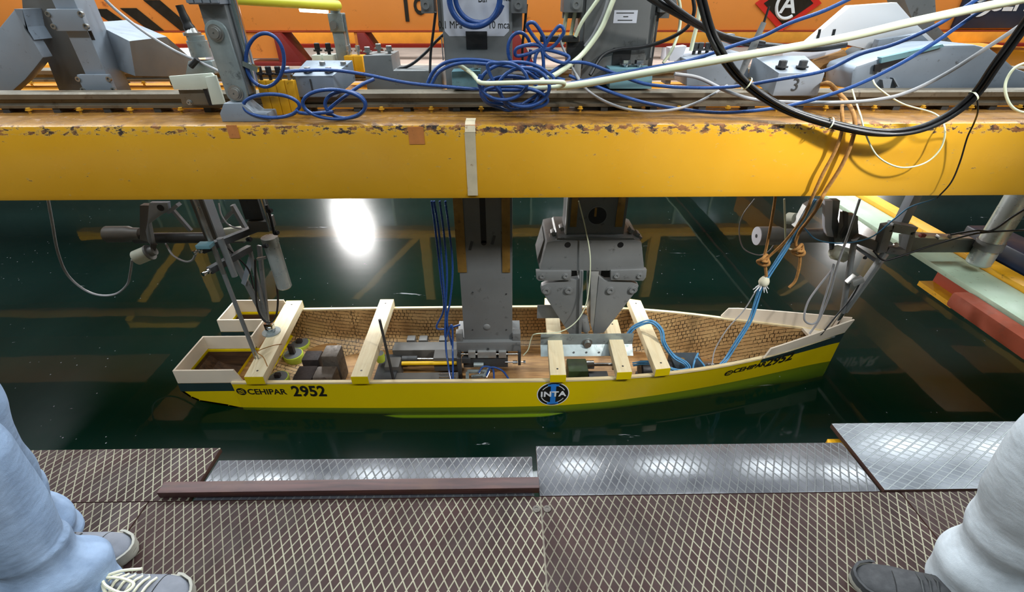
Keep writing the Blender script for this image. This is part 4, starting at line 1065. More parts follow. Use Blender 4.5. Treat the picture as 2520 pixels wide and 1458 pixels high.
t = thing('clamp_block', 'long stepped grey clamp block with bolts left of the slotted tower', 'block', (atY(960, 220, yy).x, yy+0.1, 0.8))
mb = MB(); pxpoly(mb, [(893, 137), (962, 135), (968, 174), (1084, 174), (1090, 232), (905, 232)], yy, 0.2); mb.build('block_body', M['grey_paint'], t, bevel=0.004)
for x, y, d in ((905, 130, 0.05), (932, 122, 0.12), (958, 127, 0.06)): topbolt(x, y, yy+d, 0.015, 0.024, t)
yy = 2.30
t = block('clamp_block', 'teal clamp block in front of the slotted tower beside the blue cable coil', 'block', [(1111, 176), (1182, 174), (1184, 221), (1113, 221)], yy, 0.10, 'teal_grey'); topbolt(1172, 168, yy+0.05, 0.013, 0.02, t)
t = block('clamp_block', 'teal clamp block with two bright bolts in front of the label on the second tower', 'block', [(1500, 168), (1607, 168), (1604, 219), (1500, 219)], yy, 0.10, 'teal_grey')
topbolt(1540, 160, yy+0.05, 0.02, 0.02, t, 'chrome'); topbolt(1572, 160, yy+0.05, 0.02, 0.02, t, 'chrome')
t = block('clamp_block', 'dark block with a black cap between the two towers under the coil', 'block', [(1262, 182), (1300, 182), (1300, 222), (1262, 222)], yy, 0.08, 'dark_box'); 
t = thing('cable_connector', 'black connector block with white hose fittings left of the second tower', 'connector', (atY(1412, 150, 2.36).x, 2.36, 0.9))
mb = MB(); pxbox(mb, 1394, 105, 1436, 170, 2.37, 0.05); mb.build('connector_body', M['black'], t, bevel=0.003)
mb = MB(); pxbox(mb, 1330, 89, 1425, 104, 2.35, 0.05); mb.build('arm', M['black'], t, bevel=0.003)
mb = MB(); pxbox(mb, 1413, 145, 1430, 190, 2.34, 0.02); mb.build('pale_bracket', M['aluminium'], t, bevel=0.002)
yy = 2.46
t = thing('clamp_block', 'large grey clamp block with a row of bolts right of the second tower', 'block', (atY(1760, 200, yy).x, yy+0.1, 0.83))
mb = MB(); pxpoly(mb, [(1690, 146), (1838, 132), (1845, 210), (1690, 212)], yy, 0.2); mb.build('block_body', M['bracket_grey'], t, bevel=0.004)
for x in (1708, 1722, 1740, 1756): topbolt(x, 126, yy+0.14, 0.015, 0.035, t, 'dark_grey')
mb = MB(); pxpoly(mb, [(1648, 118), (1690, 113), (1676, 150), (1648, 150)], yy+0.1, 0.06); mb.build('bright_plate', M['label_white'], t)
mb = MB(); pxpoly(mb, [(1758, 95), (1806, 112), (1764, 118)], yy+0.1, 0.05); pxbox(mb, 1765, 84, 1808, 92, yy+0.2, 0.05); mb.build('gusset', M['bracket_grey'], t)
t = thing('clamp_block', 'blue grey clamp block painted with the number 3 at the right of the front rail', 'block', (atY(1960, 236, yb).x, yb+0.06, 0.83))
a, b = atY(1920, 180, yb), atY(2022, 236, yb); cxl = atY(1846, 165, 2.46).x
MB().prism([(a.x-0.005, yb, b.z), (b.x-0.02, yb, b.z), (b.x-0.02, 2.46, b.z+0.05), (cxl, 2.46, b.z+0.05)], (0, 0, a.z-b.z)).build('block_body', M['bracket_grey'], t, bevel=0.003)
ttext('3', 1957, 210, 0.075, t, yb, 'dark_grey', 1.0, 'painted_number')
topbolt(1923, 168, 2.31, 0.018, 0.03, t, 'dark_grey'); topbolt(1973, 168, 2.31, 0.018, 0.03, t, 'dark_grey')

# ------------------------------------------------------------ left column, gusset, arm
t = thing('column_bracket', 'light grey bolted column with end flanges at the far left of the front rail', 'column', (atY(255, 230, 2.42).x, 2.47, 0.83))
x0, x1 = atY(160, 85, 2.42).x, atY(219, 85, 2.42).x
MB().boxb(x0+0.01, x1, 2.42, 2.54, 0.83, 1.6).build('post', M['bracket_grey'], t, bevel=0.004)
for (ya, yb_) in ((22, 76), (183, 230)):
    zt_, zb_ = atY(190, ya, 2.41).z, atY(190, yb_, 2.41).z
    MB().boxb(x0-0.012, x1+0.022, 2.395, 2.4195, zb_, zt_).build('flange', M['bracket_grey'], t, bevel=0.003)
    for xx in (x0-0.012, x1+0.022):
        for zz in (zb_+0.018, zt_-0.018):
            MB().lathe((xx, 2.402, zz), (0, -1, 0), [(0, 0.011), (0.012, 0.011), (0.012, 0.006), (0.006, 0.005)], 14).build('bolt', M['steel'], t)
c0 = V((x1+0.012, 2.417, atY(225, 80, 2.42).z)); MB().bar(c0+V((0, 0, 0.03)), c0-V((0, 0, 0.03)), 0.004, 0.014, (1, 0, 0)).build('slot', M['black'], t)
t = thing('arm_bracket', 'tapered grey arm with a dark flank running right from the left column', 'bracket', (atY(330, 186, 2.44).x, 2.55, 0.85))
L0, L1 = atY(226, 55, 2.60), atY(254, 158, 2.60)
M0, M1 = atY(318, 101, 2.44), atY(333, 188, 2.44)
R0, R1 = atY(457, 145, 2.80), atY(468, 190, 2.80)
MB().hexa([L1, M1, M1+V((0.02, 0.25, 0)), L1+V((0, 0.25, 0)), L0, M0, M0+V((0.02, 0.25, 0)), L0+V((0, 0.25, 0))]).build('light_face', M['bracket_grey'], t, bevel=0.002)
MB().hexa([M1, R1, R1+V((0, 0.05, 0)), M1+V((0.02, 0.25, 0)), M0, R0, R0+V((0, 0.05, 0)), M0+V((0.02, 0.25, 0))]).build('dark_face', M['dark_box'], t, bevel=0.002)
t = thing('gusset_plate', 'big pale grey angular gusset plate cut by the left picture edge', 'plate', (atY(30, 235, 2.5).x, 2.55, 0.83))
mb = MB(); pxpoly(mb, [(-60, 170), (-20, 90), (34, 24), (54, 24), (60, 70), (78, 95), (106, 142), (84, 170), (62, 196), (26, 228), (-60, 240)], 2.50, 0.06); mb.build('plate', M['bracket_grey'], t, bevel=0.006)
mb = MB(); pxpoly(mb, [(34, 22), (54, 22), (64, 70), (84, 98), (70, 76), (42, 36)], 2.495, 0.2); mb.build('rib', M['blue_grey'], t)
t = thing('web_plate', 'dark brown web plate between the left gusset and the grey column', 'plate', (atY(150, 228, 2.60).x, 2.65, 0.83))
mb = MB(); pxpoly(mb, [(50, -40), (128, -40), (236, 240), (150, 236), (112, 140), (58, 60)], 2.60, 0.10); mb.build('plate', M['dark_box'], t, bevel=0.004)

# ------------------------------------------------------------ clevis post at left, amplifier on the beam
t = thing('clevis_post', 'grey clevis post with a bolted link plate standing on the left of the yellow beam', 'post', (atY(590, 286, 2.14).x, 2.15, BT))
a, b = atY(538, 262, 2.11), atY(660, 286, 2.11)
MB().prism([(a.x, 2.10, BT), (b.x, 2.10, BT), (b.x, 2.10, BT+0.034), (b.x-0.05, 2.10, BT+0.034), (b.x-0.09, 2.10, BT+0.075), (a.x+0.03, 2.10, BT+0.075), (a.x, 2.10, BT+0.034)], (0, 0.10, 0)).build('foot', M['bracket_grey'], t, bevel=0.004)
p1, p2 = atY(532, 81, 2.13), atY(581, 229, 2.13)
hw = 0.044
mb = MB(); ax = (p2-p1).normalized(); sd = V((1, 0, 0))-ax*ax.x; sd.normalize()
out = [p1+sd*hw*math.cos(math.radians(a_))-ax*hw*math.sin(math.radians(a_)) for a_ in range(0, 181, 15)]+[p2-sd*hw*math.cos(math.radians(a_))+ax*hw*math.sin(math.radians(a_)) for a_ in range(0, 181, 15)]
mb.prism(out, (0, 0.014, 0)); mb.build('link_plate', M['galvanised'], t, bevel=0.003)
out2 = [p+V((0, 0.075, 0)) for p in out]
MB().prism(out2, (0, 0.014, 0)).build('link_plate', M['galvanised'], t, bevel=0.003)
MB().boxb(p1.x-0.045, p1.x+0.055, 2.145, 2.20, p2.z-0.01, p1.z+0.10).build('post_body', M['grey_paint'], t, bevel=0.005)
for p in (p1, p2):
    MB().lathe(p, (0, -1, 0), [(0, 0.031), (0.006, 0.031), (0.006, 0.025), (0.014, 0.024), (0.014, 0.02), (0.02, 0.019), (0.02, 0.004), (0.016, 0.003)], 24).build('pivot_bolt', M['steel'], t, angle=25)
ztop = p1.z+0.10
mb = MB()
for k in range(4): mb.boxb(p1.x-0.062+k*0.031, p1.x-0.062+k*0.031+0.027, 2.10, 2.22, ztop, 1.6)
mb.boxb(p1.x-0.06, p1.x+0.06, 2.108, 2.215, ztop-0.004, 1.6); mb.build('actuator_body', M['bracket_grey'], t, bevel=0.003)
MB().cyl((p1.x+0.068, 2.19, p1.z-0.20), (p1.x+0.068, 2.19, 1.6), 0.019, n=20).build('piston_rod', M['chrome'], t)
MB().bar(p2+V((0.05, 0.03, 0.11)), p2+V((0.105, 0.03, 0.085)), 0.02, 0.02).build('latch', M['chrome'], t)

t = thing('pressure_sensor', 'grey cylinder sensor wrapped with black tape behind the clevis post', 'sensor', (atY(500, 140, 2.4).x, 2.4, 0.98))
c = atY(497, 140, 2.4)
MB().lathe(c, (0, 0, 1), [(0, 0.042), (0.065, 0.042), (0.065, 0.036), (0.085, 0.036)], 24).build('sensor_body', M['galvanised'], t, angle=30)
MB().lathe(c+V((-0.01, 0, 0.085)), (0, 0, 1), [(0, 0.036), (0.012, 0.036), (0.012, 0.028), (0.03, 0.02)], 24).build('sensor_cap', M['steel'], t, angle=30)
q = [c+V((-0.012, 0, 0.10)), c+V((-0.018, 0, 0.14)), c+V((-0.026, 0, 0.20))]
MB().tube(spl(q, 4), [0.024]*3+[0.019]*3+[0.016]*3, 10).build('black_tape', M['rubber'], t)
t = thing('instrument_box', 'pale cream plate bracket with a beige box on the rail left of the clevis post', 'instrument', (atY(480, 255, 2.24).x, 2.27, 0.8))
mb = MB(); pxpoly(mb, [(415, 188), (520, 180), (526, 186), (508, 219), (428, 221)], 2.22, 0.012); mb.build('front_plate', M['cream_block'], t, bevel=0.001)
mb = MB(); pxpoly(mb, [(504, 190), (530, 186), (553, 256), (522, 258)], 2.205, 0.012); mb.build('side_plate', M['cream_block'], t, bevel=0.001)
mb = MB(); pxpoly(mb, [(438, 221), (500, 220), (514, 258), (448, 258)], 2.235, 0.05); mb.build('box', M['rail_steel'], t, bevel=0.003)
mb = MB(); pxpoly(mb, [(499, 219), (508, 219), (524, 260), (515, 260)], 2.225, 0.04); mb.build('black_strip', M['black'], t)
bolt_at(467, 252, 2.235, 0.009, 0.01, t)
mb = MB(); pxpoly(mb, [(455, 185), (462, 150), (520, 150), (530, 182)], 2.36, 0.06); mb.build('casting', M['galvanised'], t, bevel=0.006)
mb = MB(); q = atY(478, 155, 2.33); mb.cyl(q+V((-0.02, 0, -0.014)), q+V((0.02, 0, 0.016)), 0.012); mb.build('cable_gland', M['black'], t)

t = thing('clevis_post', 'steel clevis post with a bolt on the rear rail holding the lime tube', 'post', (atY(856, 152, 2.9).x, 2.9, 0.9))
p1, p2 = atY(834, 62, 2.9), atY(858, 165, 2.9)
MB().boxb(p1.x-0.045, p1.x+0.03, 2.88, 2.95, p1.z-0.03, p1.z+0.055).build('fork', M['galvanised'], t, bevel=0.004)
MB().boxb(p1.x-0.04, p1.x+0.02, 2.89, 2.94, p2.z-0.02, p1.z-0.028).build('post_body', M['galvanised'], t, bevel=0.004)
MB().cyl((p1.x+0.036, 2.9, p2.z), (p1.x+0.036, 2.9, p1.z+0.05), 0.008).build('edge_rod', M['chrome'], t)
MB().lathe((p1.x-0.02, 2.88, p1.z), (0, -1, 0), [(0, 0.022), (0.006, 0.022), (0.006, 0.018), (0.014, 0.017)], 18).build('bolt', M['steel'], t, angle=30)
MB().cyl((p1.x-0.01, 2.91, p1.z+0.05), (p1.x-0.01, 2.91, p1.z+0.13), 0.026, 0.024).build('collar', M['galvanised'], t)
a, b = atY(540, -4, 2.25), atY(832, 14, 2.9)
MB_ = MB().cyl(a, b, 0.019, 0.024, 20)
o = MB_.build('push_tube', M['tube_lime']); tag(o, 'lime yellow tube running level between the two clevis posts', 'tube')
t = thing('work_lamp', 'small glaring white lamp just under the lime tube', 'lamp', (atY(772, 24, 3.4).x, 3.4, 1.1))
a, b = atY(738, 22, 3.4), atY(806, 26, 3.4)
MB().cyl(a, b, 0.016).build('lamp_tube', emit('lamp_tube_glass', (1, 0.98, 0.95), 9.0), t)
MB().boxb(a.x-0.02, b.x+0.02, 3.40, 3.44, a.z+0.017, a.z+0.045).build('lamp_housing', M['aluminium'], t, bevel=0.003)

# ------------------------------------------------------------ right bracket group
t = thing('gusset_plate', 'big gusset plate coloured white for its glare behind the milky hose at right', 'plate', (atY(2100, 140, 2.72).x, 2.75, 0.9))
mb = MB(); pxpoly(mb, [(2094, 14), (2208, 6), (2248, 52), (2300, 100), (2236, 122), (2160, 128), (2074, 108), (1984, 108)], 2.72, 0.05); mb.build('plate', M['overlit_white'], t, bevel=0.004)
mb = MB()
for x in (2012, 2048): 
    p_, q_ = atY(x+6, 72, 2.718), atY(x-2, 104, 2.718); mb.bar(p_, q_, 0.002, 0.014, (1, 0, 0))
mb.build('slot', M['black'], t)
mb = MB(); pxpoly(mb, [(1926, 126), (1990, 120), (2070, 118), (2072, 130), (2020, 143), (1990, 147), (1926, 146)], 2.68, 0.08); mb.build('lower_plate', M['label_white'], t, bevel=0.003)
t = thing('column_bracket', 'grey column behind the right gusset plate under the blue name sign', 'column', (atY(2300, 110, 2.85).x, 2.9, 0.9))
mb = MB(); pxpoly(mb, [(2210, -40), (2300, -40), (2304, 30), (2300, 56), (2345, 104), (2290, 120), (2250, 60)], 2.86, 0.14); mb.build('post', M['grey_paint'], t, bevel=0.004)
t = thing('fairing_cover', 'large rounded dark grey fairing cover at the right end of the front rail', 'cover', (atY(2330, 215, 2.42).x, 2.55, 0.83))
pts = [(2093, 222), (2097, 176), (2108, 163), (2151, 149), (2182, 136), (2240, 124), (2323, 111), (2400, 110), (2440, 120), (2470, 142), (2500, 168), (2560, 190), (2560, 226)]
mb = MB(); pxpoly(mb, pts, 2.42, 0.22); mb.build('cover_shell', M['blue_grey'], t, bevel=0.016)
mb = MB(); pxpoly(mb, [(2170, 142), (2320, 109), (2324, 115), (2238, 138), (2226, 143), (2168, 158)], 2.405, 0.03); mb.build('slot', M['teal_grey'], t)
mb = MB(); pxpoly(mb, [(2154, 160), (2168, 156), (2230, 142), (2228, 149), (2172, 168), (2166, 178), (2152, 176)], 2.404, 0.01); mb.build('dark_gap', M['black'], t)
mb = MB(); pxpoly(mb, [(2172, 197), (2196, 195), (2188, 226), (2176, 226)], 2.40, 0.02); pxpoly(mb, [(2198, 192), (2202, 192), (2214, 214), (2210, 214)], 2.40, 0.02); mb.build('tab', M['bracket_grey'], t)
t = thing('drive_motor', 'dark round motor end behind the fairing at right', 'motor', (atY(2130, 150, 2.75).x, 2.75, 0.87))
c = atY(2128, 150, 2.74); MB().lathe(c, (0, 1, 0), [(0, 0.05), (0.01, 0.058), (0.12, 0.058)], 24).build('motor_body', M['dark_grey'], t)
mb = MB(); pxpoly(mb, [(2066, 128), (2078, 122), (2090, 145), (2086, 170), (1990, 172), (2004, 148)], 2.66, 0.05); mb.build('mount', M['brown_floor'], t)
t = thing('cover_plate', 'grey tapered plate behind the fairing cover under the right column', 'plate', (atY(2200, 140, 2.68).x, 2.7, 0.9))
mb = MB(); pxpoly(mb, [(2164, 98), (2266, 82), (2290, 104), (2270, 116), (2180, 136), (2150, 140)], 2.66, 0.04); mb.build('plate', M['bracket_grey'], t, bevel=0.003)
# ------------------------------------------------------------ instruments hanging under the beam, left of the boat
def tubeY(mb, pts, r, n=12):
    return mb.tube([atY(a, b, y) for a, b, y in pts], r, n)
zp = -0.592
# slender rod that stands on the first plank
foot = atZ(632, 884, zp)
RX, RY = foot.x, foot.y
t = thing('guide_rod', 'slender steel rod standing on the stern plank with two clamp bars', 'rod', (RX, RY, zp))
zj = atY(540, 673, RY).z; zu = atY(512, 600, RY).z
MB().cyl((RX, RY, zp+0.06), (RX, RY, zj), 0.0115, n=14).build('lower_rod', M['grey_paint'], t)
MB().cyl((RX, RY, zj), (RX, RY, 0.46), 0.0125, n=14).build('upper_rod', M['steel'], t)
MB().cyl((RX+0.04, RY+0.02, zj-0.03), (RX+0.035, RY+0.02, zu+0.02), 0.016, n=14).build('sensor_tube', M['grey_paint'], t)
mb = MB(); mb.cyl((RX-0.008, RY, zp), (RX-0.008, RY, zp+0.07), 0.005, n=8); mb.cyl((RX+0.010, RY, zp), (RX+0.008, RY, zp+0.07), 0.005, n=8); mb.build('tip_fork', M['steel'], t)
YA = 2.405
for (lx, ly, rx_, ry_, nm) in ((495, 616, 640, 596, 'upper'), (515, 667, 628, 648, 'lower')):
    a = atY(lx, ly, RY-0.02); b = atY(rx_, ry_, YA)
    b = V((b.x, b.y, a.z))
    MB().bar(a, b, 0.032, 0.036).build('clamp_bar', M['dark_grey'], t, bevel=0.003)
    d = (a-b).normalized()
    MB().lathe(a+V((0, 0, 0)), d, [(0, 0.014), (0.012, 0.014), (0.012, 0.007), (0.03, 0.007), (0.03, 0.012), (0.04, 0.012)], 12).build('clamp_screw', M['chrome'], t)
a = atY(505, 604, RY-0.03); MB().box(a, (0.07, 0.05, 0.02)).build('clamp_plate', M['teal_grey'], t, bevel=0.002)
# A-frame on a ball joint
jt = atZ(669, 822, zp); jt.y = 2.43; jt.x = atY(669, 820, 2.43).x
t = thing('motion_strut', 'A shaped strut of flat grey bars on a ball joint at the stern plank', 'strut', (jt.x, jt.y, zp))
MB().lathe((jt.x, jt.y, zp), (0, 0, 1), [(0, 0.056), (0.006, 0.056), (0.008, 0.025), (0.018, 0.024)], 28).build('base_flange', M['galvanised'], t, angle=30)
mb = MB(); mb.sphere((jt.x, jt.y, zp+0.032), 0.02, 14, 9); mb.boxb(jt.x-0.026, jt.x-0.018, jt.y-0.015, jt.y+0.015, zp+0.015, zp+0.06); mb.boxb(jt.x+0.018, jt.x+0.026, jt.y-0.015, jt.y+0.015, zp+0.015, zp+0.06); mb.boxb(jt.x-0.026, jt.x+0.026, jt.y-0.015, jt.y+0.015, zp+0.056, zp+0.072); mb.build('ball_joint', M['chrome'], t)
tip = V((jt.x-0.004, jt.y, zp+0.08))
MB().cyl((jt.x, jt.y, zp+0.07), tip+V((0, 0, 0.02)), 0.012).build('joint_stem', M['steel'], t)
for (ux, uy, yy, w_) in ((556, 600, 2.46, 0.042), (616, 620, 2.40, 0.022), (638, 605, 2.44, 0.026)):
    a = atY(ux, uy, yy); MB().bar(tip+(a-tip)*0.02, a, w_, 0.014, (0.3, 1, 0)).build('strut_bar', M['grey_paint'], t, bevel=0.002)
a, b = atY(618, 636, 2.42), atY(600, 700, 2.44); MB().bar(a, b, 0.03, 0.01, (0.3, 1, 0)).build('cross_bar', M['bracket_grey'], t)
a, b = atY(633, 638, 2.36), atY(655, 634, 2.36); MB().bar(a, b, 0.012, 0.014).build('hook_plate', M['steel'], t)
# silver cylinder
c1 = atY(664, 575, 2.38); c0 = atY(697, 708, 2.38); cx = (c1.x+c0.x)/2
t = thing('air_cylinder', 'polished vertical cylinder hanging over the far stern corner of the boat', 'cylinder', (cx, 2.38, c0.z))
MB().lathe((cx, 2.38, c0.z), (0, 0, 1), [(0, 0.034), (0.008, 0.041), (0.30, 0.041), (0.30, 0.044), (0.33, 0.044), (0.33, 0.04)], 28).build('cylinder_body', M['satin'], t, angle=30)
MB().boxb(cx-0.085, cx+0.02, 2.36, 2.46, atY(640, 572, 2.36).z, atY(640, 546, 2.36).z).build('mounting_block', M['dark_box'], t, bevel=0.004)
MB().boxb(cx-0.10, cx+0.0, 2.38, 2.48, atY(640, 545, 2.36).z, 0.44).build('upper_block', M['dark_grey'], t, bevel=0.004)
a = atY(652, 505, 2.33); b = atY(664, 566, 2.33); MB().cyl(V(((a.x+b.x)/2, 2.33, b.z)), V(((a.x+b.x)/2, 2.33, 0.45)), 0.012).build('piston_rod', M['chrome'], t)
for (x, y) in ((660, 520), (676, 574), (610, 590), (650, 606)):
    q = atY(x, y, 2.31); MB().lathe(q, (0.5, -0.3, 0.2), [(0, 0.012), (0.02, 0.014), (0.02, 0.009), (0.035, 0.009)], 12).build('black_fitting', M['black'], t)
q = [atY(655, 505, 2.30), atY(664, 530, 2.30), atY(675, 575, 2.30)]
MB().tube(spl(q, 5), 0.008, 8).build('air_hose', M['rubber'], t)
# posts and braces behind
t = thing('hanger_post', 'dark square post hanging under the beam beside the slender rod', 'post', (atY(530, 597, 2.6).x, 2.6, atY(530, 597, 2.6).z))
a = atY(530, 597, 2.6); MB().boxb(a.x-0.042, a.x+0.03, 2.58, 2.66, a.z, 0.44).build('post', M['dark_box'], t, bevel=0.003)
MB().boxb(a.x-0.05, a.x+0.045, 2.30, 2.85, 0.425, 0.4465).build('top_bracket', M['dark_box'], t)
MB().boxb(a.x+0.031, a.x+0.04, 2.58, 2.66, a.z, 0.44).build('light_edge', M['bracket_grey'], t)
a, b = atY(548, 545, 2.6), atY(575, 518, 2.6); MB().bar(a, b, 0.03, 0.02).build('brace', M['bracket_grey'], t)
a, b = atY(572, 505, 2.6), atY(604, 562, 2.6); MB().bar(a, b, 0.03, 0.02).build('brace', M['bracket_grey'], t)
# counterweight tube with bracket and cup
YB = 2.75
t = thing('counterweight_arm', 'dark horizontal tube with a thick end weight under the left of the beam', 'arm', (atY(420, 584, YB).x, YB, atY(420, 600, YB).z))
a, b = atY(330, 580, YB), atY(600, 585, YB); a.z = b.z
MB().cyl(a, b, 0.034, n=20).build('tube', M['dark_grey'], t)
MB().lathe(atY(262, 577, YB)*1.0, (1, 0, 0), [(0, 0.045), (0.006, 0.052), (0.14, 0.052), (0.165, 0.042), (0.22, 0.04)], 24).build('end_weight', M['dark_box'], t, angle=30)
mb = MB(); pxpoly(mb, [(546, 566), (600, 560), (612, 566), (608, 594), (548, 597)], YB-0.05, 0.03); mb.build('end_plate', M['cream_block'], t, bevel=0.002)
t = thing('swivel_bracket', 'light grey shaped bracket plate gripping the dark horizontal tube at left', 'bracket', (atY(375, 607, 2.68).x, 2.68, atY(375, 607, 2.68).z))
mb = MB(); pxpoly(mb, [(367, 500), (412, 500), (414, 520), (390, 534), (366, 552), (376, 604), (382, 607), (374, 610), (364, 596), (358, 570), (364, 540)], 2.66, 0.03); mb.build('plate', M['bracket_grey'], t, bevel=0.002)
mb = MB(); pxpoly(mb, [(344, 506), (366, 506), (362, 560), (366, 596), (344, 590)], 2.70, 0.04); mb.build('side_plate', M['dark_box'], t)
c = atY(395, 512, 2.658); MB().lathe(c, (0, -1, 0), [(0, 0.02), (0.001, 0.02)], 18).build('hole', M['black'], t)
mb = MB(); mb.bar(atY(416, 522, 2.69), atY(440, 503, 2.69), 0.02, 0.04, (0, 1, 0)); mb.bar(atY(424, 516, 2.69), atY(470, 568, 2.69), 0.02, 0.02, (0, 1, 0)); mb.build('brace', M['bracket_grey'], t)
t = thing('load_cup', 'short pale cylinder cup with a grey cable under the left bracket plate', 'sensor', (atY(348, 650, 2.62).x, 2.62, atY(348, 650, 2.62).z))
c = atY(334, 636, 2.62); ax_ = V((1, 0.25, 0.35))
MB().lathe(c, ax_, [(0, 0.042), (0.004, 0.046), (0.085, 0.046)], 24).build('cup', M['cream_block'], t, angle=30)
MB().lathe(c+ax_.normalized()*0.086, ax_, [(0, 0.05), (0.012, 0.05), (0.012, 0.03), (0.04, 0.03)], 20).build('cup_holder', M['grey_paint'], t, angle=30)
mb = MB(); mb.bar(c+ax_.normalized()*0.11, atY(378, 600, 2.66), 0.02, 0.03); mb.build('clamp', M['dark_grey'], t)

# ------------------------------------------------------------ instruments at the right
YR = 2.62
t = thing('counterweight_arm', 'grey horizontal tube with a white ended weight under the right of the beam', 'arm', (atY(1950, 580, YR).x, YR, atY(1950, 600, YR).z))
c = atY(1863, 581, YR); e = V((atY(2080, 581, YR).x, YR, c.z))
MB().lathe(c, (1, 0.0, 0), [(0, 0.058), (0.13, 0.058), (0.16, 0.046)], 28).build('end_weight', M['grey_paint'], t, angle=30)
MB().lathe(c-V((0.004, 0, 0)), (1, 0, 0), [(0, 0.057), (0.0039, 0.057)], 28).build('white_end', M['label_white'], t)
MB().lathe(c-V((0.0055, 0, 0)), (1, 0, 0), [(0, 0.012), (0.001, 0.012)], 16).build('end_hole', M['black'], t)
MB().cyl(c+V((0.16, 0, 0)), e, 0.044, n=24).build('tube', M['grey_paint'], t)
t = thing('swivel_bracket', 'bright upright bracket plate beside the glare at right', 'bracket', (atY(2050, 583, 2.56).x, 2.56, atY(2050, 583, 2.56).z))
mb = MB(); pxpoly(mb, [(2030, 494), (2050, 494), (2047, 560), (2052, 585), (2036, 582), (2030, 560)], 2.56, 0.03); mb.build('bright_plate', M['label_white'], t, bevel=0.002)
mb = MB(); pxpoly(mb, [(2050, 494), (2068, 494), (2062, 540), (2074, 580), (2052, 584), (2047, 556)], 2.57, 0.04); mb.build('grey_plate', M['grey_paint'], t, bevel=0.002)
mb = MB(); pxpoly(mb, [(1956, 560), (1984, 508), (2000, 498), (2024, 496), (2022, 510), (1996, 524), (1972, 562)], 2.60, 0.04); mb.build('wing', M['aluminium'], t)
c = atY(1938, 537, 2.7); MB().lathe(c, (0.5, -1, 0.3), [(0, 0.012), (0.004, 0.036), (0.05, 0.036)], 20).build('round_cap', M['cream_block'], t, angle=30)
t = thing('hanger_post', 'short grey post standing left of the glare at right', 'post', (atY(2096, 600, 2.5).x, 2.5, atY(2096, 600, 2.5).z))
mb = MB(); pxpoly(mb, [(2082, 530), (2112, 533), (2114, 585), (2100, 602), (2074, 598), (2078, 570)], 2.50, 0.06); mb.build('post', M['grey_paint'], t, bevel=0.003)
mb = MB(); pxpoly(mb, [(2078, 522), (2088, 524), (2086, 575), (2072, 590), (2070, 578), (2080, 560)], 2.49, 0.02); mb.build('dark_strap', M['dark_grey'], t)
t = thing('hanger_post', 'tall grey post hanging under the beam behind the square frame at right', 'post', (atY(2220, 560, 2.6).x, 2.6, atY(2220, 560, 2.6).z))
a = atY(2222, 562, 2.6); MB().boxb(a.x-0.028, a.x+0.022, 2.6, 2.66, a.z, 0.44).build('post', M['bracket_grey'], t, bevel=0.003)
MB().boxb(a.x-0.04, a.x+0.035, 2.30, 2.85, 0.425, 0.4465).build('top_bracket', M['bracket_grey'], t)
t = thing('pivot_frame', 'grey square pivot frame with long arm reaching to the right cylinder', 'frame', (atY(2210, 620, 2.42).x, 2.42, atY(2210, 620, 2.42).z))
mb = MB()
for (a, b, w_) in (((2186, 556), (2246, 566), 0.05), ((2240, 566), (2226, 618), 0.03), ((2184, 552), (2164, 618), 0.05), ((2178, 612), (2232, 620), 0.035)):
    mb.bar(atY(*a, 2.42), atY(*b, 2.42), 0.05, w_, (0, 1, 0.0001) if False else (0, 0, 1))
mb.build('square_frame', M['grey_paint'], t, bevel=0.002)
mb = MB(); mb.bar(atY(2106, 586, 2.43), atY(2172, 612, 2.43), 0.04, 0.05); mb.build('left_bar', M['dark_box'], t, bevel=0.002)
mb = MB(); pxpoly(mb, [(2226, 585), (2260, 580), (2400, 590), (2406, 622), (2240, 622), (2226, 614)], 2.46, 0.05); mb.build('long_arm', M['grey_paint'], t, bevel=0.003)
mb = MB(); pxpoly(mb, [(2252, 579), (2396, 588), (2396, 592), (2252, 585)], 2.455, 0.05); mb.build('arm_top', M['aluminium'], t)
q = atY(2203, 603, 2.42); MB().lathe(q, (0, -1, 0), [(0, 0.016), (0.01, 0.016), (0.01, 0.008)], 16).build('bolt', M['steel'], t)
MB().box(atY(2270, 580, 2.44), (0.03, 0.02, 0.02)).build('red_knob', M['maroon'], t, bevel=0.003)
for x in (2315, 2345): MB().box(atY(x, 583, 2.45), (0.04, 0.03, 0.022)).build('clip', M['aluminium'], t, bevel=0.002)
cA, cB = atY(2500, 500, 2.40), atY(2404, 650, 2.40); cx = (cA.x+cB.x)/2
t = thing('air_cylinder', 'thick polished vertical cylinder at the right picture edge', 'cylinder', (cx, 2.40, cB.z))
MB().lathe((cx, 2.40, cB.z), (0, 0, 1), [(0, 0.052), (0.01, 0.06), (0.72, 0.06)], 32).build('cylinder_body', M['satin'], t, angle=30)
MB().lathe((cx, 2.40, atY(2415, 612, 2.4).z), (0, 0, 1), [(0, 0.066), (0.05, 0.066)], 32).build('clamp_ring', M['grey_paint'], t, angle=30)
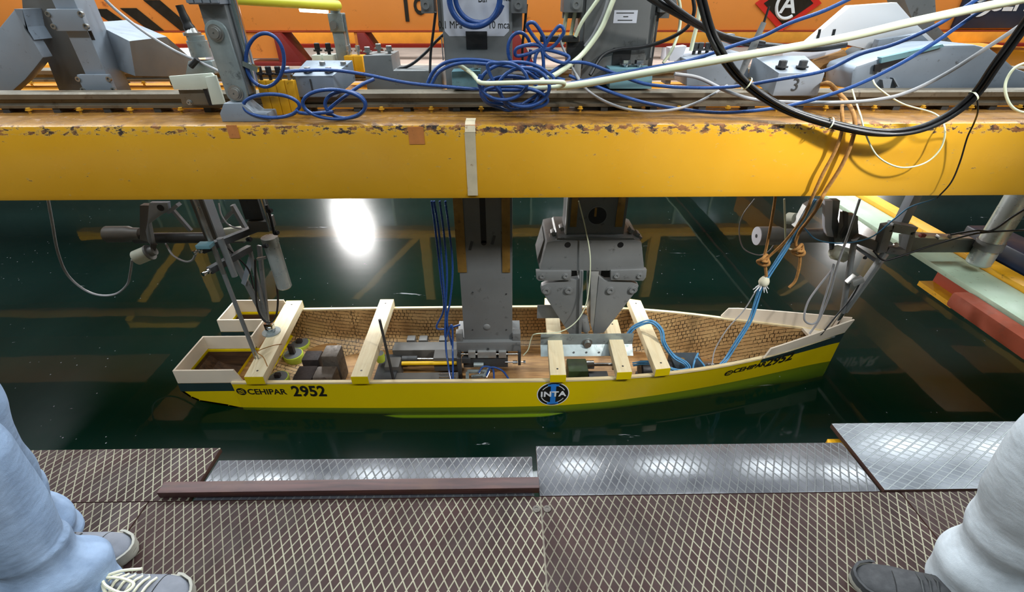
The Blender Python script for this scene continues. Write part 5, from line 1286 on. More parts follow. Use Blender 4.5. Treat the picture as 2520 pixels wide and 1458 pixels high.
# bow strut
jb = atY(2056, 790, 2.40)
zb_ = -0.63
t = thing('motion_strut', 'A shaped strut of grey bars standing on the bow of the boat', 'strut', (jb.x, 2.40, zb_))
tip = V((jb.x+0.02, 2.40, atY(2064, 770, 2.40).z))
MB().lathe((jb.x, 2.40, zb_), (0, 0, 1), [(0, 0.035), (0.008, 0.035), (0.01, 0.02), (0.05, 0.018)], 20).build('base_flange', M['galvanised'], t, angle=30)
MB().cyl((jb.x, 2.40, zb_+0.05), tip, 0.02, 0.016).build('ball_joint', M['chrome'], t)
a = atY(2101, 600, 2.42); MB().cyl(tip, a, 0.016, n=14).build('strut_tube', M['grey_paint'], t)
a = atY(2176, 622, 2.40); MB().bar(tip, a, 0.016, 0.03, (0, 1, 0)).build('strut_bar', M['grey_paint'], t, bevel=0.002)
MB().bar(tip+V((0.022, 0, 0.0)), a+V((0.022, 0, -0.01)), 0.02, 0.008, (0, 1, 0)).build('light_edge', M['aluminium'], t)
a = atY(2110, 692, 2.37); MB().box(a, (0.06, 0.03, 0.04), Matrix.Rotation(-0.6, 3, 'Y')).build('sensor_box', M['aluminium'], t, bevel=0.004)
a = atY(2096, 690, 2.37); MB().box(a+V((-0.01, 0, 0.01)), (0.012, 0.03, 0.06), Matrix.Rotation(0.5, 3, 'Y')).build('sensor_tab', M['aluminium'], t, bevel=0.002)
t = thing('load_cup', 'small pale cup hanging below the right horizontal tube', 'sensor', (atY(2065, 640, 2.5).x, 2.5, atY(2065, 642, 2.5).z))
c = atY(2046, 618, 2.5); ax_ = V((1, -0.2, -0.25))
MB().lathe(c, ax_, [(0, 0.03), (0.02, 0.045), (0.09, 0.045)], 22).build('cup', M['cream_block'], t, angle=30)
MB().bar(c+V((0.0, 0, 0.01)), atY(2046, 585, 2.55), 0.02, 0.02).build('clamp', M['dark_grey'], t)
t = thing('cross_link', 'pale short link plate between the two legs of the bow strut', 'plate', (atY(2130, 630, 2.44).x, 2.44, atY(2130, 650, 2.44).z))
mb = MB(); pxpoly(mb, [(2104, 612), (2112, 608), (2166, 642), (2158, 650)], 2.44, 0.03); mb.build('plate', M['bracket_grey'], t, bevel=0.002); bolt_at(2128, 634, 2.44, 0.008, 0.01, t, 'bolt', 'dark_grey')

# ------------------------------------------------------------ ballast and machinery in the boat
ZF = -0.965
def floor_pt(px, py, z=ZF): return atZ(px, py, z)
drum_lab = ['lime rimmed disc weight with dark handle, farther of the stern pair', 'lime rimmed disc weight with tall dark handle in front of its twin', 'lime rimmed disc weight nearest the CEHIPAR lettering on the hull', 'small lime disc weight half hidden behind the stern plank', 'lime disc weight peeking out right of the second plank']
for i, (px, py, r, z) in enumerate(((741, 853, 0.066, -0.93), (724, 880, 0.066, -0.91), (688, 938, 0.066, -0.93), (687, 886, 0.05, -0.94), (936, 880, 0.03, -0.80))):
    c = atZ(px, py, z)
    t = thing('disc_weight', drum_lab[i], 'weight', tuple(c), 'lime rimmed disc weights')
    MB().lathe(c, (0, 0, 1), [(-0.03, r*0.9), (0, r), (0.03, r), (0.034, r*0.97)], 28).build('rim', M['lime'], t, angle=25)
    MB().lathe(c+V((0, 0, 0.0345)), (0, 0, 1), [(0, r*0.9), (0.0015, r*0.9)], 28).build('grey_face', M['grey_paint'], t)
    if i < 3: MB().boxb(c.x-0.018, c.x+0.018, c.y-0.014, c.y+0.014, c.z+0.036, c.z+0.036+(0.075 if i == 1 else 0.03)).build('handle', M['lead_dark'], t, bevel=0.004)
def brick(name, lab, x0, x1, y0, y1, z1, mat, bev=0.012):
    t = MB().boxb(x0, x1, y0, y1, ZF+0.001, z1).build(name, M[mat], bevel=bev)
    return tag(t, lab, 'weight', 'lead ballast blocks')
a = atZ(730, 903, -0.80); b = atZ(780, 915, -0.80)
A0 = atZ(794, 866, -0.72); A1 = atZ(838, 866, -0.72)
brick('ballast_block', 'tall pitted grey ballast block, tallest of the four', A0.x, A1.x-0.01, A0.y-0.05, A0.y+0.07, -0.72, 'lead')
B0 = atZ(780, 904, -0.76); B1 = atZ(829, 904, -0.76)
brick('ballast_block', 'short light grey ballast block in front of the tallest one', B0.x, B1.x, B0.y-0.10, B0.y+0.01, -0.76, 'lead')
C0 = atZ(732, 908, -0.80); C1 = atZ(779, 908, -0.80)
brick('ballast_block', 'dark ballast block nearest the hull side', C0.x, C1.x, C0.y-0.10, C0.y+0.03, -0.80, 'lead_dark')
D0 = atZ(749, 870, -0.80); D1 = atZ(791, 870, -0.80)
brick('ballast_block', 'dark ballast block behind, left of the tallest one', D0.x, D1.x, D0.y-0.07, D0.y+0.03, -0.80, 'lead_dark')
c = atZ(785, 856, -0.93)
o = MB().boxb(c.x-0.09, c.x+0.12, c.y-0.05, c.y+0.05, ZF+0.001, -0.925).build('wood_block', M['brown_floor'], bevel=0.01); tag(o, 'flat brown wooden block beside the farther disc weight', 'block')
# leaning steel rod at the second plank
a = atY(934, 787, 2.25); b = V((a.x+0.02, 2.25, ZF+0.01))
o = MB().cyl(b, a, 0.009, 0.008, 12).build('steel_rod', M['dark_grey']); tag(o, 'thin dark steel rod standing in the boat against the second plank', 'rod')
# propulsion frame
t = thing('propulsion_rig', 'grey steel drive frame lying in the boat left of the slotted tower', 'frame', (-0.45, 2.40, ZF))
def rx(px, py, z): return atZ(px, py, z)
a, b = rx(970, 847, -0.82), rx(1126, 845, -0.82)
MB().boxb(a.x, b.x, a.y-0.07, a.y+0.02, ZF+0.001, -0.82).build('far_rail', M['dark_box'], t, bevel=0.004)
a, b = rx(948, 918, -0.87), rx(1128, 918, -0.87)
MB().boxb(a.x, b.x, a.y-0.085, a.y+0.0, ZF+0.001, -0.87).build('near_rail', M['dark_box'], t, bevel=0.004)
for k in (0, 1):
    MB().boxb(a.x+0.05, a.x+0.075, a.y-0.03-0.035*k, a.y-0.018-0.035*k, -0.8699, -0.869).build('slot', M['black'], t)
a = rx(938, 850, -0.80); b = rx(960, 905, -0.80)
MB().boxb(a.x, b.x+0.03, 2.14, 2.52, ZF+0.001, -0.86).build('end_plate', M['dark_grey'], t, bevel=0.005)
a = rx(952, 882, -0.83); b = rx(987, 882, -0.83)
MB().boxb(a.x, b.x, a.y-0.09, a.y+0.01, ZF+0.01, -0.83).build('coupling_block', M['dark_box'], t, bevel=0.005)
zc = -0.85
a = rx(990, 884, zc); b = rx(1027, 884, zc); c = rx(1073, 884, zc)
MB().lathe(a, (1, 0, 0), [(0, 0.022), (0.04, 0.022), (0.04, 0.02), (0.044, 0.02), (0.044, 0.022), ((b-a).length, 0.022)], 18).build('coupling', M['dark_grey'], t, angle=30)
MB().cyl(b, c, 0.008, n=12).build('drive_shaft', M['chrome'], t)
a, b = rx(989, 895, -0.84), rx(1124, 895, -0.84); b.y = a.y
MB().cyl(a, b, 0.014, n=16).build('yellow_rod', M['tube_yellow'], t)
a, b = rx(1070, 861, -0.80), rx(1127, 861, -0.80)
MB().boxb(a.x, b.x, a.y-0.09, a.y, ZF+0.05, -0.80).build('cover_plate', M['dark_box'], t, bevel=0.003)
for (x0, x1, py) in ((1053, 1167, 937), (1080, 1122, 920), (1080, 1122, 930)):
    a, b = rx(x0, py, -0.86), rx(x1, py, -0.86); MB().cyl(a, b, 0.005, n=8).build('push_rod', M['chrome'], t)
mb = MB()
for (x0, y0, x1, y1) in ((1150, 915, 1200, 915), (1160, 928, 1190, 925), (1190, 930, 1205, 905), (1150, 918, 1150, 935)):
    mb.bar(rx(x0, y0, -0.86), rx(x1, y1, -0.86), 0.02, 0.02)
mb.build('linkage', M['galvanised'], t, bevel=0.002)
for (x0, y0, x1, y1) in ((1180, 920, 1186, 908), (1197, 930, 1204, 915)):
    MB().cyl(rx(x0, y0, -0.85), rx(x1, y1, -0.83), 0.008).build('link_bolt', M['chrome'], t)
for px_ in (1010, 1040, 1090):
    c = rx(px_, 838, -0.82); MB().boxb(c.x-0.03, c.x+0.03, c.y, c.y+0.06, ZF+0.001, -0.82).build('lug', M['dark_box'], t, bevel=0.008)
# gearbox, shaft and motor at the right
t = thing('gearbox', 'small dark green gearbox with a shaft between the third and fourth planks', 'gearbox', (atZ(1417, 905, -0.85).x, 2.2, ZF))
a, b = rx(1394, 883, -0.84), rx(1442, 883, -0.84)
MB().boxb(a.x, b.x, a.y-0.13, a.y+0.0, ZF+0.001, -0.84).build('case', M['engine_green'], t, bevel=0.008)
MB().lathe((b.x, a.y-0.03, -0.87), (1, 0, 0), [(0, 0.03), (0.05, 0.03), (0.05, 0.012), (0.2, 0.012)], 18).build('shaft', M['steel'], t, angle=30)
MB().boxb(b.x+0.01, b.x+0.14, a.y-0.13, a.y-0.06, ZF+0.001, -0.90).build('dark_base', M['dark_grey'], t, bevel=0.005)
MB().boxb(b.x+0.17, b.x+0.25, a.y-0.06, a.y+0.0, -0.90, -0.84).build('chrome_coupling', M['chrome'], t, bevel=0.01)
t = thing('electric_motor', 'dark blue grey electric motor with silver gearhead under the fifth plank', 'motor', (atZ(1640, 880, -0.85).x, 2.22, ZF))
a = rx(1560, 860, -0.82); b = rx(1640, 860, -0.82); c = rx(1705, 860, -0.82); yv = 2.325
MB().lathe((a.x, yv, -0.855), (1, 0, 0), [(0, 0.055), (0.01, 0.064), (b.x-a.x, 0.064)], 28).build('motor_barrel', M['black'], t, angle=30)
MB().boxb(b.x-0.02, c.x, yv-0.07, yv+0.09, -0.92, -0.775).build('motor_case', M['motor_blue'], t, bevel=0.02)
MB().lathe((c.x, yv, -0.855), (1, 0, 0), [(0, 0.055), (0.075, 0.055), (0.075, 0.045), (0.085, 0.045)], 28).build('gearhead', M['chrome'], t, angle=30)
MB().lathe((c.x+0.085, yv, -0.855), (1, 0, 0), [(0, 0.04), (0.05, 0.04)], 22).build('black_end', M['black'], t)
MB().lathe((b.x+0.05, yv+0.01, -0.775), (0, 0, 1), [(0, 0.016), (0.003, 0.016)], 16).build('yellow_sticker', M['brass'], t)
MB().boxb(a.x, c.x, yv-0.06, yv+0.06, ZF+0.001, -0.92).build('motor_base', M['dark_grey'], t)
# ------------------------------------------------------------ cables, hoses and ropes
def cable(name, label, cat, mat, r, pts, group=None, n=7, closed=False, sides=8, parent=None):
    p = [atY(*q) if len(q) == 3 else V(q[:3]) for q in pts]
    o = MB().tube(spl(p, n, closed), r, sides, closed).build(name, M[mat], parent, angle=70)
    if parent is None: tag(o, label, cat, group)
    return o
def strand(path, ang, R, twist, n=7):
    """one strand of a bundle: the centre path shifted by R at an angle that turns slowly along it"""
    p = spl([atY(*q) for q in path], n); out = []; x = None
    for i, q in enumerate(p):
        t = (p[min(i+1, len(p)-1)]-p[max(i-1, 0)]).normalized()
        x = t.orthogonal() if x is None else x-t*x.dot(t)
        x.normalize(); y = t.cross(x); a = ang+twist*i/len(p)
        out.append(q+x*(R*math.cos(a))+y*(R*math.sin(a)))
    return out
def laid(name, label, cat, mat, r, pts, group):
    return tag(MB().tube(pts, r, 8).build(name, M[mat], angle=70), label, cat, group)
def ell(cx, cy, rx_, ry_, y, a0=0, a1=360, n=16, dy=0.0, rot=0.0):
    out = []
    for k in range(n+1):
        a = math.radians(a0+(a1-a0)*k/n); x_, y_ = rx_*math.cos(a), ry_*math.sin(a)
        out.append((cx+x_*math.cos(rot)-y_*math.sin(rot), cy+x_*math.sin(rot)+y_*math.cos(rot), y+dy*k/n))
    return out
RBL = 0.0075
cable('blue_cable', 'blue cable running from the upright ring over the rail and past the red diamond', 'cable', 'cable_blue', RBL,
      [(2130, -22, 2.02), (2029, 26, 2.05), (1943, 57, 2.08), (1877, 89, 2.12), (1800, 114, 2.15), (1700, 148, 2.18), (1600, 167, 2.2), (1500, 186, 2.2), (1420, 202, 2.2), (1300, 220, 2.2), (1200, 221, 2.2), (1100, 214, 2.2), (1000, 204, 2.22), (900, 184, 2.24), (820, 173, 2.25), (740, 174, 2.25), (690, 178, 2.2)])
cable('blue_cable', 'blue cable sagging from the top right across the number 3 block', 'cable', 'cable_blue', RBL,
      [(2420, -12, 1.95), (2303, 63, 1.98), (2200, 109, 2.0), (2114, 134, 2.02), (2029, 174, 2.06), (1914, 196, 2.1), (1800, 214, 2.15), (1700, 216, 2.18), (1620, 211, 2.2), (1570, 202, 2.22), (1500, 176, 2.24), (1440, 155, 2.26), (1390, 158, 2.26), (1340, 190, 2.25)])
cable('blue_cable', 'lowest blue cable dipping along the beam top below the black bundle', 'cable', 'cable_blue', RBL,
      [(2460, 5, 1.9), (2403, 34, 1.92), (2286, 114, 1.95), (2200, 165, 1.98), (2086, 218, 2.02), (1943, 260, 2.08), (1800, 277, 2.12), (1700, 272, 2.16), (1600, 256, 2.18), (1520, 233, 2.2), (1450, 206, 2.235), (1400, 186, 2.255)])
cable('blue_cable', 'upright ring of blue cable beside the clevis post', 'cable', 'cable_blue', RBL, ell(652, 148, 47, 66, 2.16, 110, 470, 16, 0.03))
cable('blue_cable', 'flat loop of blue cable lying on the clevis post foot', 'cable', 'cable_blue', RBL, ell(668, 261, 69, 29, 2.09, 20, 385, 16, 0.04, 0.02)+[(760, 280, 2.10), (820, 275, 2.10)])
cable('blue_cable', 'wide blue cable loop on the beam below the number 1 block', 'cable', 'cable_blue', RBL, ell(822, 257, 77, 36, 2.08, 200, 560, 18, 0.02, 0.06))
cable('blue_cable', 'smaller blue cable loop inside the wide loop below the number 1 block', 'cable', 'cable_blue', RBL, ell(850, 258, 50, 33, 2.10, 150, 510, 16, 0.02, 0.05)+[(880, 215, 2.15), (920, 195, 2.2)])
# tangled coil in the middle
random.seed(11)
coil = []
for k in range(5):
    cx, cy, rx_, ry_ = ((1270, 205, 88, 52), (1255, 228, 72, 40), (1268, 240, 80, 27), (1290, 215, 62, 48), (1238, 200, 60, 46))[k]
    coil += ell(cx, cy, rx_, ry_, 2.20-0.02*k, 30+50*k, 30+50*k+330, 11, -0.015, random.uniform(-0.12, 0.12))
cable('blue_cable', 'tangled flat coil of blue cable on the rail between the towers', 'cable', 'cable_blue', RBL, coil, n=6)
cable('blue_cable', 'blue cable arching over the teal block from the coil', 'cable', 'cable_blue', RBL, [(1052, 205, 2.28), (1070, 172, 2.28), (1110, 150, 2.27), (1180, 148, 2.26), (1250, 160, 2.25), (1320, 178, 2.24), (1390, 198, 2.22)])
cable('blue_cable', 'second blue cable arch just under the first over the teal block', 'cable', 'cable_blue', RBL, [(1062, 208, 2.27), (1082, 176, 2.27), (1130, 156, 2.26), (1200, 158, 2.25), (1280, 170, 2.24), (1330, 200, 2.22)])
st_ = []
for k in range(5):
    a = math.radians(100+k*72); 
    st_ += [(1336+10*math.cos(a+0.9), 120+8*math.sin(a+0.9), 2.26), (1336+62*math.cos(a+0.15), 118+62*math.sin(a+0.15), 2.24), (1336+64*math.cos(a-0.18), 118+64*math.sin(a-0.18), 2.25)]
cable('blue_cable', 'star shaped bundle of dark blue cable tied in the middle between the towers', 'cable', 'cable_blue', RBL, st_, n=7, closed=True)
cable('blue_cable', 'blue cable ring leaning on the first tower left of the star bundle', 'cable', 'cable_blue', RBL, ell(1278, 122, 28, 42, 2.27, 0, 350, 14, 0.02))
cable('blue_cable', 'thick blue hoop of cable hanging over the white scale label', 'cable', 'cable_blue', 0.012, ell(1168, -5, 62, 70, 2.34, -40, 220, 14))
cable('blue_cable', 'second blue hoop of cable inside the thick hoop over the scale label', 'cable', 'cable_blue', 0.0105, ell(1180, -12, 60, 68, 2.36, 20, 215, 12))
# hoses
cable('milky_hose', 'long thick milky hose rising from the rail to the top right corner', 'hose', 'hose_white', 0.0145, [(1370, 214, 2.16), (1420, 209, 2.14), (1500, 196, 2.1), (1620, 174, 2.0), (1800, 142, 1.955), (1960, 115, 1.945), (2100, 88, 1.93), (2240, 55, 1.91), (2380, 25, 1.9), (2480, 5, 1.87), (2560, -12, 1.85)], sides=12)
cable('milky_hose', 'milky hose lying in a flat loop over the blue coil', 'hose', 'hose_white', 0.0095, [(1130, 160, 2.3), (1160, 180, 2.26), (1175, 196, 2.12), (1190, 205, 2.09), (1260, 204, 2.08), (1340, 202, 2.08), (1386, 203, 2.1), (1372, 214, 2.14), (1290, 217, 2.18)])
cable('milky_hose', 'milky hose arching down from the top in front of the second tower', 'hose', 'hose_white', 0.011, [(1520, -25, 2.34), (1506, 8, 2.33), (1480, 70, 2.32), (1445, 120, 2.31), (1415, 150, 2.28), (1370, 182, 2.22), (1330, 200, 2.2)])
cable('milky_hose', 'thin milky hose curving left of the arching hose down to the black connector', 'hose', 'hose_white', 0.008, [(1486, -20, 2.34), (1460, 15, 2.34), (1432, 55, 2.34), (1416, 90, 2.35)])
cable('milky_hose', 'straight milky hose hanging behind the second tower guide block, left one', 'hose', 'hose_white', 0.009, [(1396, 20, 2.46), (1390, 60, 2.46), (1384, 110, 2.46)])
cable('milky_hose', 'straight milky hose hanging behind the second tower guide block, right one', 'hose', 'hose_white', 0.009, [(1417, 20, 2.46), (1410, 60, 2.46), (1404, 92, 2.46)])
cable('milky_hose', 'milky hose dropping into the large block right of the second tower', 'hose', 'hose_white', 0.010, [(1722, 10, 2.55), (1718, 50, 2.55), (1708, 90, 2.55), (1700, 125, 2.55)])
cable('milky_hose', 'pinkish thin hose hanging right of the second tower', 'hose', 'hose_white', 0.007, [(1668, -10, 2.45), (1674, 20, 2.45), (1672, 70, 2.44), (1655, 120, 2.42), (1632, 155, 2.4)])
cable('grey_hose', 'grey hose between the two arching milky hoses by the second tower', 'hose', 'cable_grey', 0.009, [(1500, -20, 2.36), (1488, 30, 2.35), (1462, 85, 2.35), (1440, 115, 2.35)])
# black bundles
CB = [(1722, -10, 1.98), (1745, 70, 2.0), (1766, 115, 2.0), (1790, 155, 2.02), (1825, 195, 2.03), (1880, 238, 2.03), (1950, 275, 2.02), (2040, 304, 2.0), (2130, 324, 1.98), (2200, 328, 1.97), (2270, 316, 1.95), (2340, 282, 1.93), (2400, 232, 1.9), (2450, 160, 1.86), (2500, 90, 1.83), (2540, 30, 1.8)]
for k, lab in enumerate(('first strand', 'second strand', 'third strand')):
    laid('black_cable', 'black cable laid in the thick bundle that sags over the beam at right', 'cable', 'rubber', 0.0088, strand(CB, 2.094*k, 0.0104, 2.4), 'black cables of the sagging bundle')
for x, y, yy, lab in ((1838, 206, 2.03, 'pale tie on the black bundle near the number 3 block'), (2040, 304, 2.0, 'pale tie on the black bundle over the yellow beam'), (2396, 236, 1.9, 'pale tie on the black bundle near the fairing')):
    c = atY(x, y, yy); o = MB().lathe(c, V((1, -0.05, -0.5 if x < 2000 else (-0.25 if x < 2200 else 0.9))), [(-0.003, 0.021 if x > 2300 else 0.026), (0.003, 0.021 if x > 2300 else 0.026)], 18, cap=False).build('cable_tie', M['hose_white']); tag(o, lab, 'cable tie')
cable('black_cable', 'thick black cable crossing from the second tower to the right gusset plate', 'cable', 'rubber', 0.015, [(1570, -30, 2.2), (1610, 0, 2.22), (1680, 40, 2.25), (1740, 72, 2.3), (1800, 98, 2.35), (1880, 112, 2.45), (2000, 120, 2.55), (2080, 110, 2.6)])
cable('black_cable', 'second thick black cable just above it at the second tower', 'cable', 'rubber', 0.010, [(1620, -20, 2.2), (1668, 22, 2.22), (1725, 60, 2.27), (1790, 90, 2.32), (1880, 106, 2.42)])
cable('black_cable', 'thin black cable curving from the top to the foot of the second tower', 'cable', 'rubber', 0.008, [(1705, -10, 2.3), (1708, 30, 2.3), (1690, 68, 2.32), (1640, 98, 2.34), (1580, 116, 2.36), (1520, 122, 2.37), (1480, 140, 2.36), (1452, 185, 2.32)])
cable('black_cable', 'thin black cable from the first tower guide block down to the rail', 'cable', 'rubber', 0.006, [(1072, 30, 2.4), (1066, 80, 2.42), (1060, 130, 2.44), (1058, 180, 2.42)])
cable('black_cable', 'thin black cable hanging right of the first tower', 'cable', 'rubber', 0.006, [(1296, 10, 2.46), (1292, 60, 2.46), (1286, 110, 2.46), (1286, 150, 2.46)])
cable('black_cable', 'dark cable reaching from the right clevis post toward the first tower', 'cable', 'rubber', 0.007, [(975, 172, 2.58), (1010, 160, 2.58), (1045, 132, 2.58), (1075, 100, 2.57), (1100, 78, 2.55)])
# grey cables
cable('grey_cable', 'grey flex conduit slanting down in front of the girder to the clevis post', 'cable', 'cable_grey', 0.0065, [(245, -15, 2.5), (290, 28, 2.5), (360, 82, 2.45), (430, 125, 2.4), (490, 152, 2.35), (540, 176, 2.3)])
cable('grey_cable', 'grey cable sagging across the rail from the second tower to the fairing', 'cable', 'cable_grey', 0.0075, [(1660, 182, 2.2), (1720, 192, 2.2), (1790, 225, 2.17), (1860, 246, 2.14), (1960, 252, 2.1), (2080, 252, 2.07), (2170, 244, 2.03), (2240, 225, 2.0), (2330, 180, 1.96), (2440, 110, 1.9), (2530, 50, 1.86)])
cable('grey_cable', 'grey cable drooping below the rail between the coil and the number 3 block', 'cable', 'cable_grey', 0.006, [(1408, 165, 2.28), (1430, 205, 2.22), (1470, 240, 2.17), (1540, 268, 2.14), (1620, 274, 2.13), (1690, 262, 2.15), (1750, 235, 2.2), (1790, 210, 2.22)])
cable('grey_cable', 'slender grey cable from the top to the black connector', 'cable', 'cable_grey', 0.005, [(1376, 85, 2.3), (1382, 110, 2.3), (1396, 140, 2.28), (1410, 170, 2.26), (1426, 195, 2.24)])
cable('grey_cable', 'pale thin cable hanging in a long loop over the yellow beam at right', 'cable', 'hose_white', 0.0035, [(2097, 220, 2.2), (2106, 250, 2.15), (2118, 285, 2.03), (2130, 330, 2.0), (2160, 385, 2.0), (2215, 412, 2.0), (2275, 402, 2.0), (2315, 365, 2.0), (2325, 315, 2.02), (2300, 280, 2.1), (2220, 255, 2.18), (2160, 215, 2.24), (2146, 190, 2.28)])
cable('grey_cable', 'thin dark cable hanging from the tie on the bundle down past the beam', 'cable', 'rubber', 0.0032, [(2404, 240, 1.9), (2406, 275, 1.92), (2396, 305, 1.98), (2380, 340, 2.0), (2362, 400, 2.01), (2340, 450, 2.01), (2306, 488, 2.03)])
cable('grey_cable', 'pale cable loop at the right picture edge on the rail', 'cable', 'hose_white', 0.0055, [(2540, 150, 2.2), (2500, 165, 2.2), (2478, 195, 2.2), (2474, 225, 2.18), (2486, 258, 2.15), (2510, 275, 2.13), (2545, 278, 2.12)])
t = thing('level_sensor', 'thin grey probe with a black top leaning before the red diamond', 'sensor', (atY(1820, 195, 2.2).x, 2.2, 0.9))
a, b = atY(1893, 15, 2.2), atY(1880, 55, 2.2); c = atY(1818, 195, 2.2)
MB().cyl(b, a, 0.005, 0.004, 10).build('black_top', M['black'], t); MB().tube([c, c+(b-c)*0.5, b], [0.011, 0.016, 0.010], 10).build('probe_body', M['grey_paint'], t)
# cables under the beam: left
cable('grey_cable', 'grey cable hanging in a wide loop at far left to the pale cup', 'cable', 'cable_grey', 0.007, [(118, 490, 2.5), (128, 545, 2.5), (142, 620, 2.52), (165, 675, 2.54), (205, 712, 2.56), (245, 727, 2.58), (285, 724, 2.6), (312, 702, 2.6), (320, 675, 2.6), (325, 640, 2.6)])
cable('grey_cable', 'short grey cable loop from the left tube to the clamp bar screw', 'cable', 'cable_grey', 0.006, [(408, 600, 2.7), (425, 628, 2.62), (455, 644, 2.5), (474, 640, 2.35), (484, 618, 2.2)])
cable('black_cable', 'black cable looping down to the ball joint on the stern plank', 'cable', 'rubber', 0.006, [(628, 640, 2.38), (629, 700, 2.40), (634, 760, 2.41), (650, 790, 2.40), (668, 793, 2.40), (680, 775, 2.40), (684, 740, 2.39), (681, 700, 2.38)])
cable('black_cable', 'thin black cable from the clamp bar down beside the A strut', 'cable', 'rubber', 0.0045, [(515, 592, 2.2), (545, 600, 2.25), (580, 630, 2.33), (612, 665, 2.37), (624, 710, 2.38)])
cable('cord', 'thin cord tied round the rod foot on the stern plank', 'cord', 'rope', 0.0028, [(694, 847, 2.30), (668, 852, 2.24), (634, 866, RY-0.01), (648, 880, RY-0.03), (658, 902, 2.08)])
cable('grey_cable', 'pale thin cable bowed between the hanger post and the cylinder block', 'cable', 'cable_grey', 0.005, [(538, 500, 2.55), (545, 530, 2.52), (566, 556, 2.48), (604, 565, 2.42)])
# blue cables down to the boat
for k, pts in enumerate(([(1062, 495, 2.42), (1072, 570, 2.42), (1084, 680, 2.42), (1092, 760, 2.41), (1074, 805, 2.40), (1096, 810, 2.39), (1132, 800, 2.38)], [(1068, 495, 2.41), (1080, 570, 2.41), (1090, 680, 2.40), (1098, 780, 2.39), (1097, 850, 2.34), (1104, 905, 2.24), (1110, 937, 2.10)],
                         [(1082, 495, 2.40), (1092, 570, 2.40), (1100, 670, 2.40), (1097, 760, 2.39), (1096, 830, 2.34), (1112, 800, 2.35), (1114, 860, 2.3), (1115, 936, 2.1)], [(1096, 495, 2.42), (1106, 570, 2.42), (1114, 660, 2.41), (1108, 740, 2.40), (1100, 790, 2.38), (1112, 850, 2.33)])):
    cable('blue_cable', 'blue cable dropping into the boat beside the slotted tower, %s' % ('with a sideways end', 'second from left', 'third from left', 'nearest the tower')[k], 'cable', 'cable_blue', 0.0062, pts, 'blue cables dropping beside the tower')
for k, pts in enumerate(([(1178, 918, 2.2), (1190, 903, 2.22), (1212, 908, 2.2), (1216, 935, 2.12)], [(1197, 925, 2.18), (1208, 905, 2.2), (1235, 912, 2.17), (1254, 936, 2.1)])):
    cable('blue_cable', 'thin dark blue lead from the linkage under the slotted tower, %s' % ('left one' if k == 0 else 'right one'), 'cable', 'cable_blue', 0.006, pts)
cable('grey_cable', 'white thin cable curving down across the clamp to the angle bracket', 'cable', 'hose_white', 0.0035, [(1424, 495, 2.33), (1440, 560, 2.33), (1452, 630, 2.31), (1450, 700, 2.31), (1440, 755, 2.30), (1415, 795, 2.28), (1375, 818, 2.27), (1320, 822, 2.28), (1308, 832, 2.3), (1300, 860, 2.3), (1288, 875, 2.3)])
# light blue bundle at the bow and coils by the motor
PB = [(2005, 490, 2.36), (1965, 560, 2.36), (1925, 625, 2.35), (1890, 680, 2.34), (1873, 706, 2.335), (1864, 735, 2.33), (1845, 790, 2.31), (1812, 845, 2.27), (1790, 880, 2.24), (1774, 900, 2.2)]
for k in range(5):
    laid('pale_blue_cable', 'light blue cable rising from the motor to the beam, one strand of five', 'cable', 'cable_pale', 0.0042, strand(PB, 1.257*k, 0.0098, 5.0), 'light blue cables rising from the motor')
PL = [(1545, 824, 2.36), (1564, 804, 2.35), (1600, 792, 2.33), (1626, 812, 2.31), (1634, 845, 2.27), (1658, 878, 2.23), (1686, 894, 2.19), (1694, 908, 2.17), (1670, 914, 2.155), (1640, 906, 2.165), (1612, 894, 2.19), (1580, 894, 2.24), (1558, 897, 2.26)]
for k in range(5):
    laid('pale_blue_cable', 'light blue cable looped over the fifth plank down to the motor, one of five', 'cable', 'cable_pale', 0.0044, strand(PL, 1.257*k, 0.0105, 6.5), 'light blue cable loop at the motor')
cable('pale_blue_cable', 'light blue cable tied round the silver gearhead', 'cable', 'cable_pale', 0.006, [(1718, 870, 2.26), (1709, 890, 2.2), (1706, 912, 2.17), (1725, 915, 2.17), (1735, 905, 2.18), (1716, 880, 2.2)])
cable('grey_cable', 'thin grey wire from the motor up to the light blue bundle', 'cable', 'cable_grey', 0.0035, [(1752, 900, 2.18), (1760, 860, 2.25), (1790, 810, 2.3), (1830, 765, 2.33), (1858, 720, 2.34)])
# brown ropes
RP = 0.0085
cable('brown_rope', 'brown rope looped over the beam at right and knotted twice below it', 'rope', 'rope', RP, [(2022, 207, 2.26), (2040, 205, 2.22), (2062, 226, 2.2), (2092, 262, 2.10), (2104, 300, 2.03), (2096, 350, 2.02), (2070, 410, 2.02), (2032, 470, 2.03), (2020, 494, 2.032), (2006, 520, 2.2), (1985, 548, 2.3), (1968, 570, 2.33), (1958, 600, 2.33), (1967, 616, 2.32), (1968, 650, 2.32), (1958, 690, 2.32), (1942, 708, 2.32)])
cable('brown_rope', 'brown rope beside the first one running down to the tied light blue bundle', 'rope', 'rope', RP*0.85, [(2046, 215, 2.25), (2070, 240, 2.18), (2072, 275, 2.06), (2072, 320, 2.02), (2056, 370, 2.02), (2024, 430, 2.02), (1998, 488, 2.03), (1990, 508, 2.06), (1974, 540, 2.20), (1936, 590, 2.29), (1900, 625, 2.34), (1880, 640, 2.34), (1886, 610, 2.34), (1896, 560, 2.33), (1906, 500, 2.32), (1908, 480, 2.32)])
cable('brown_rope', 'short brown rope from the knot to the white whipped end', 'rope', 'rope', RP, [(1880, 640, 2.335), (1884, 660, 2.335), (1886, 680, 2.335)])
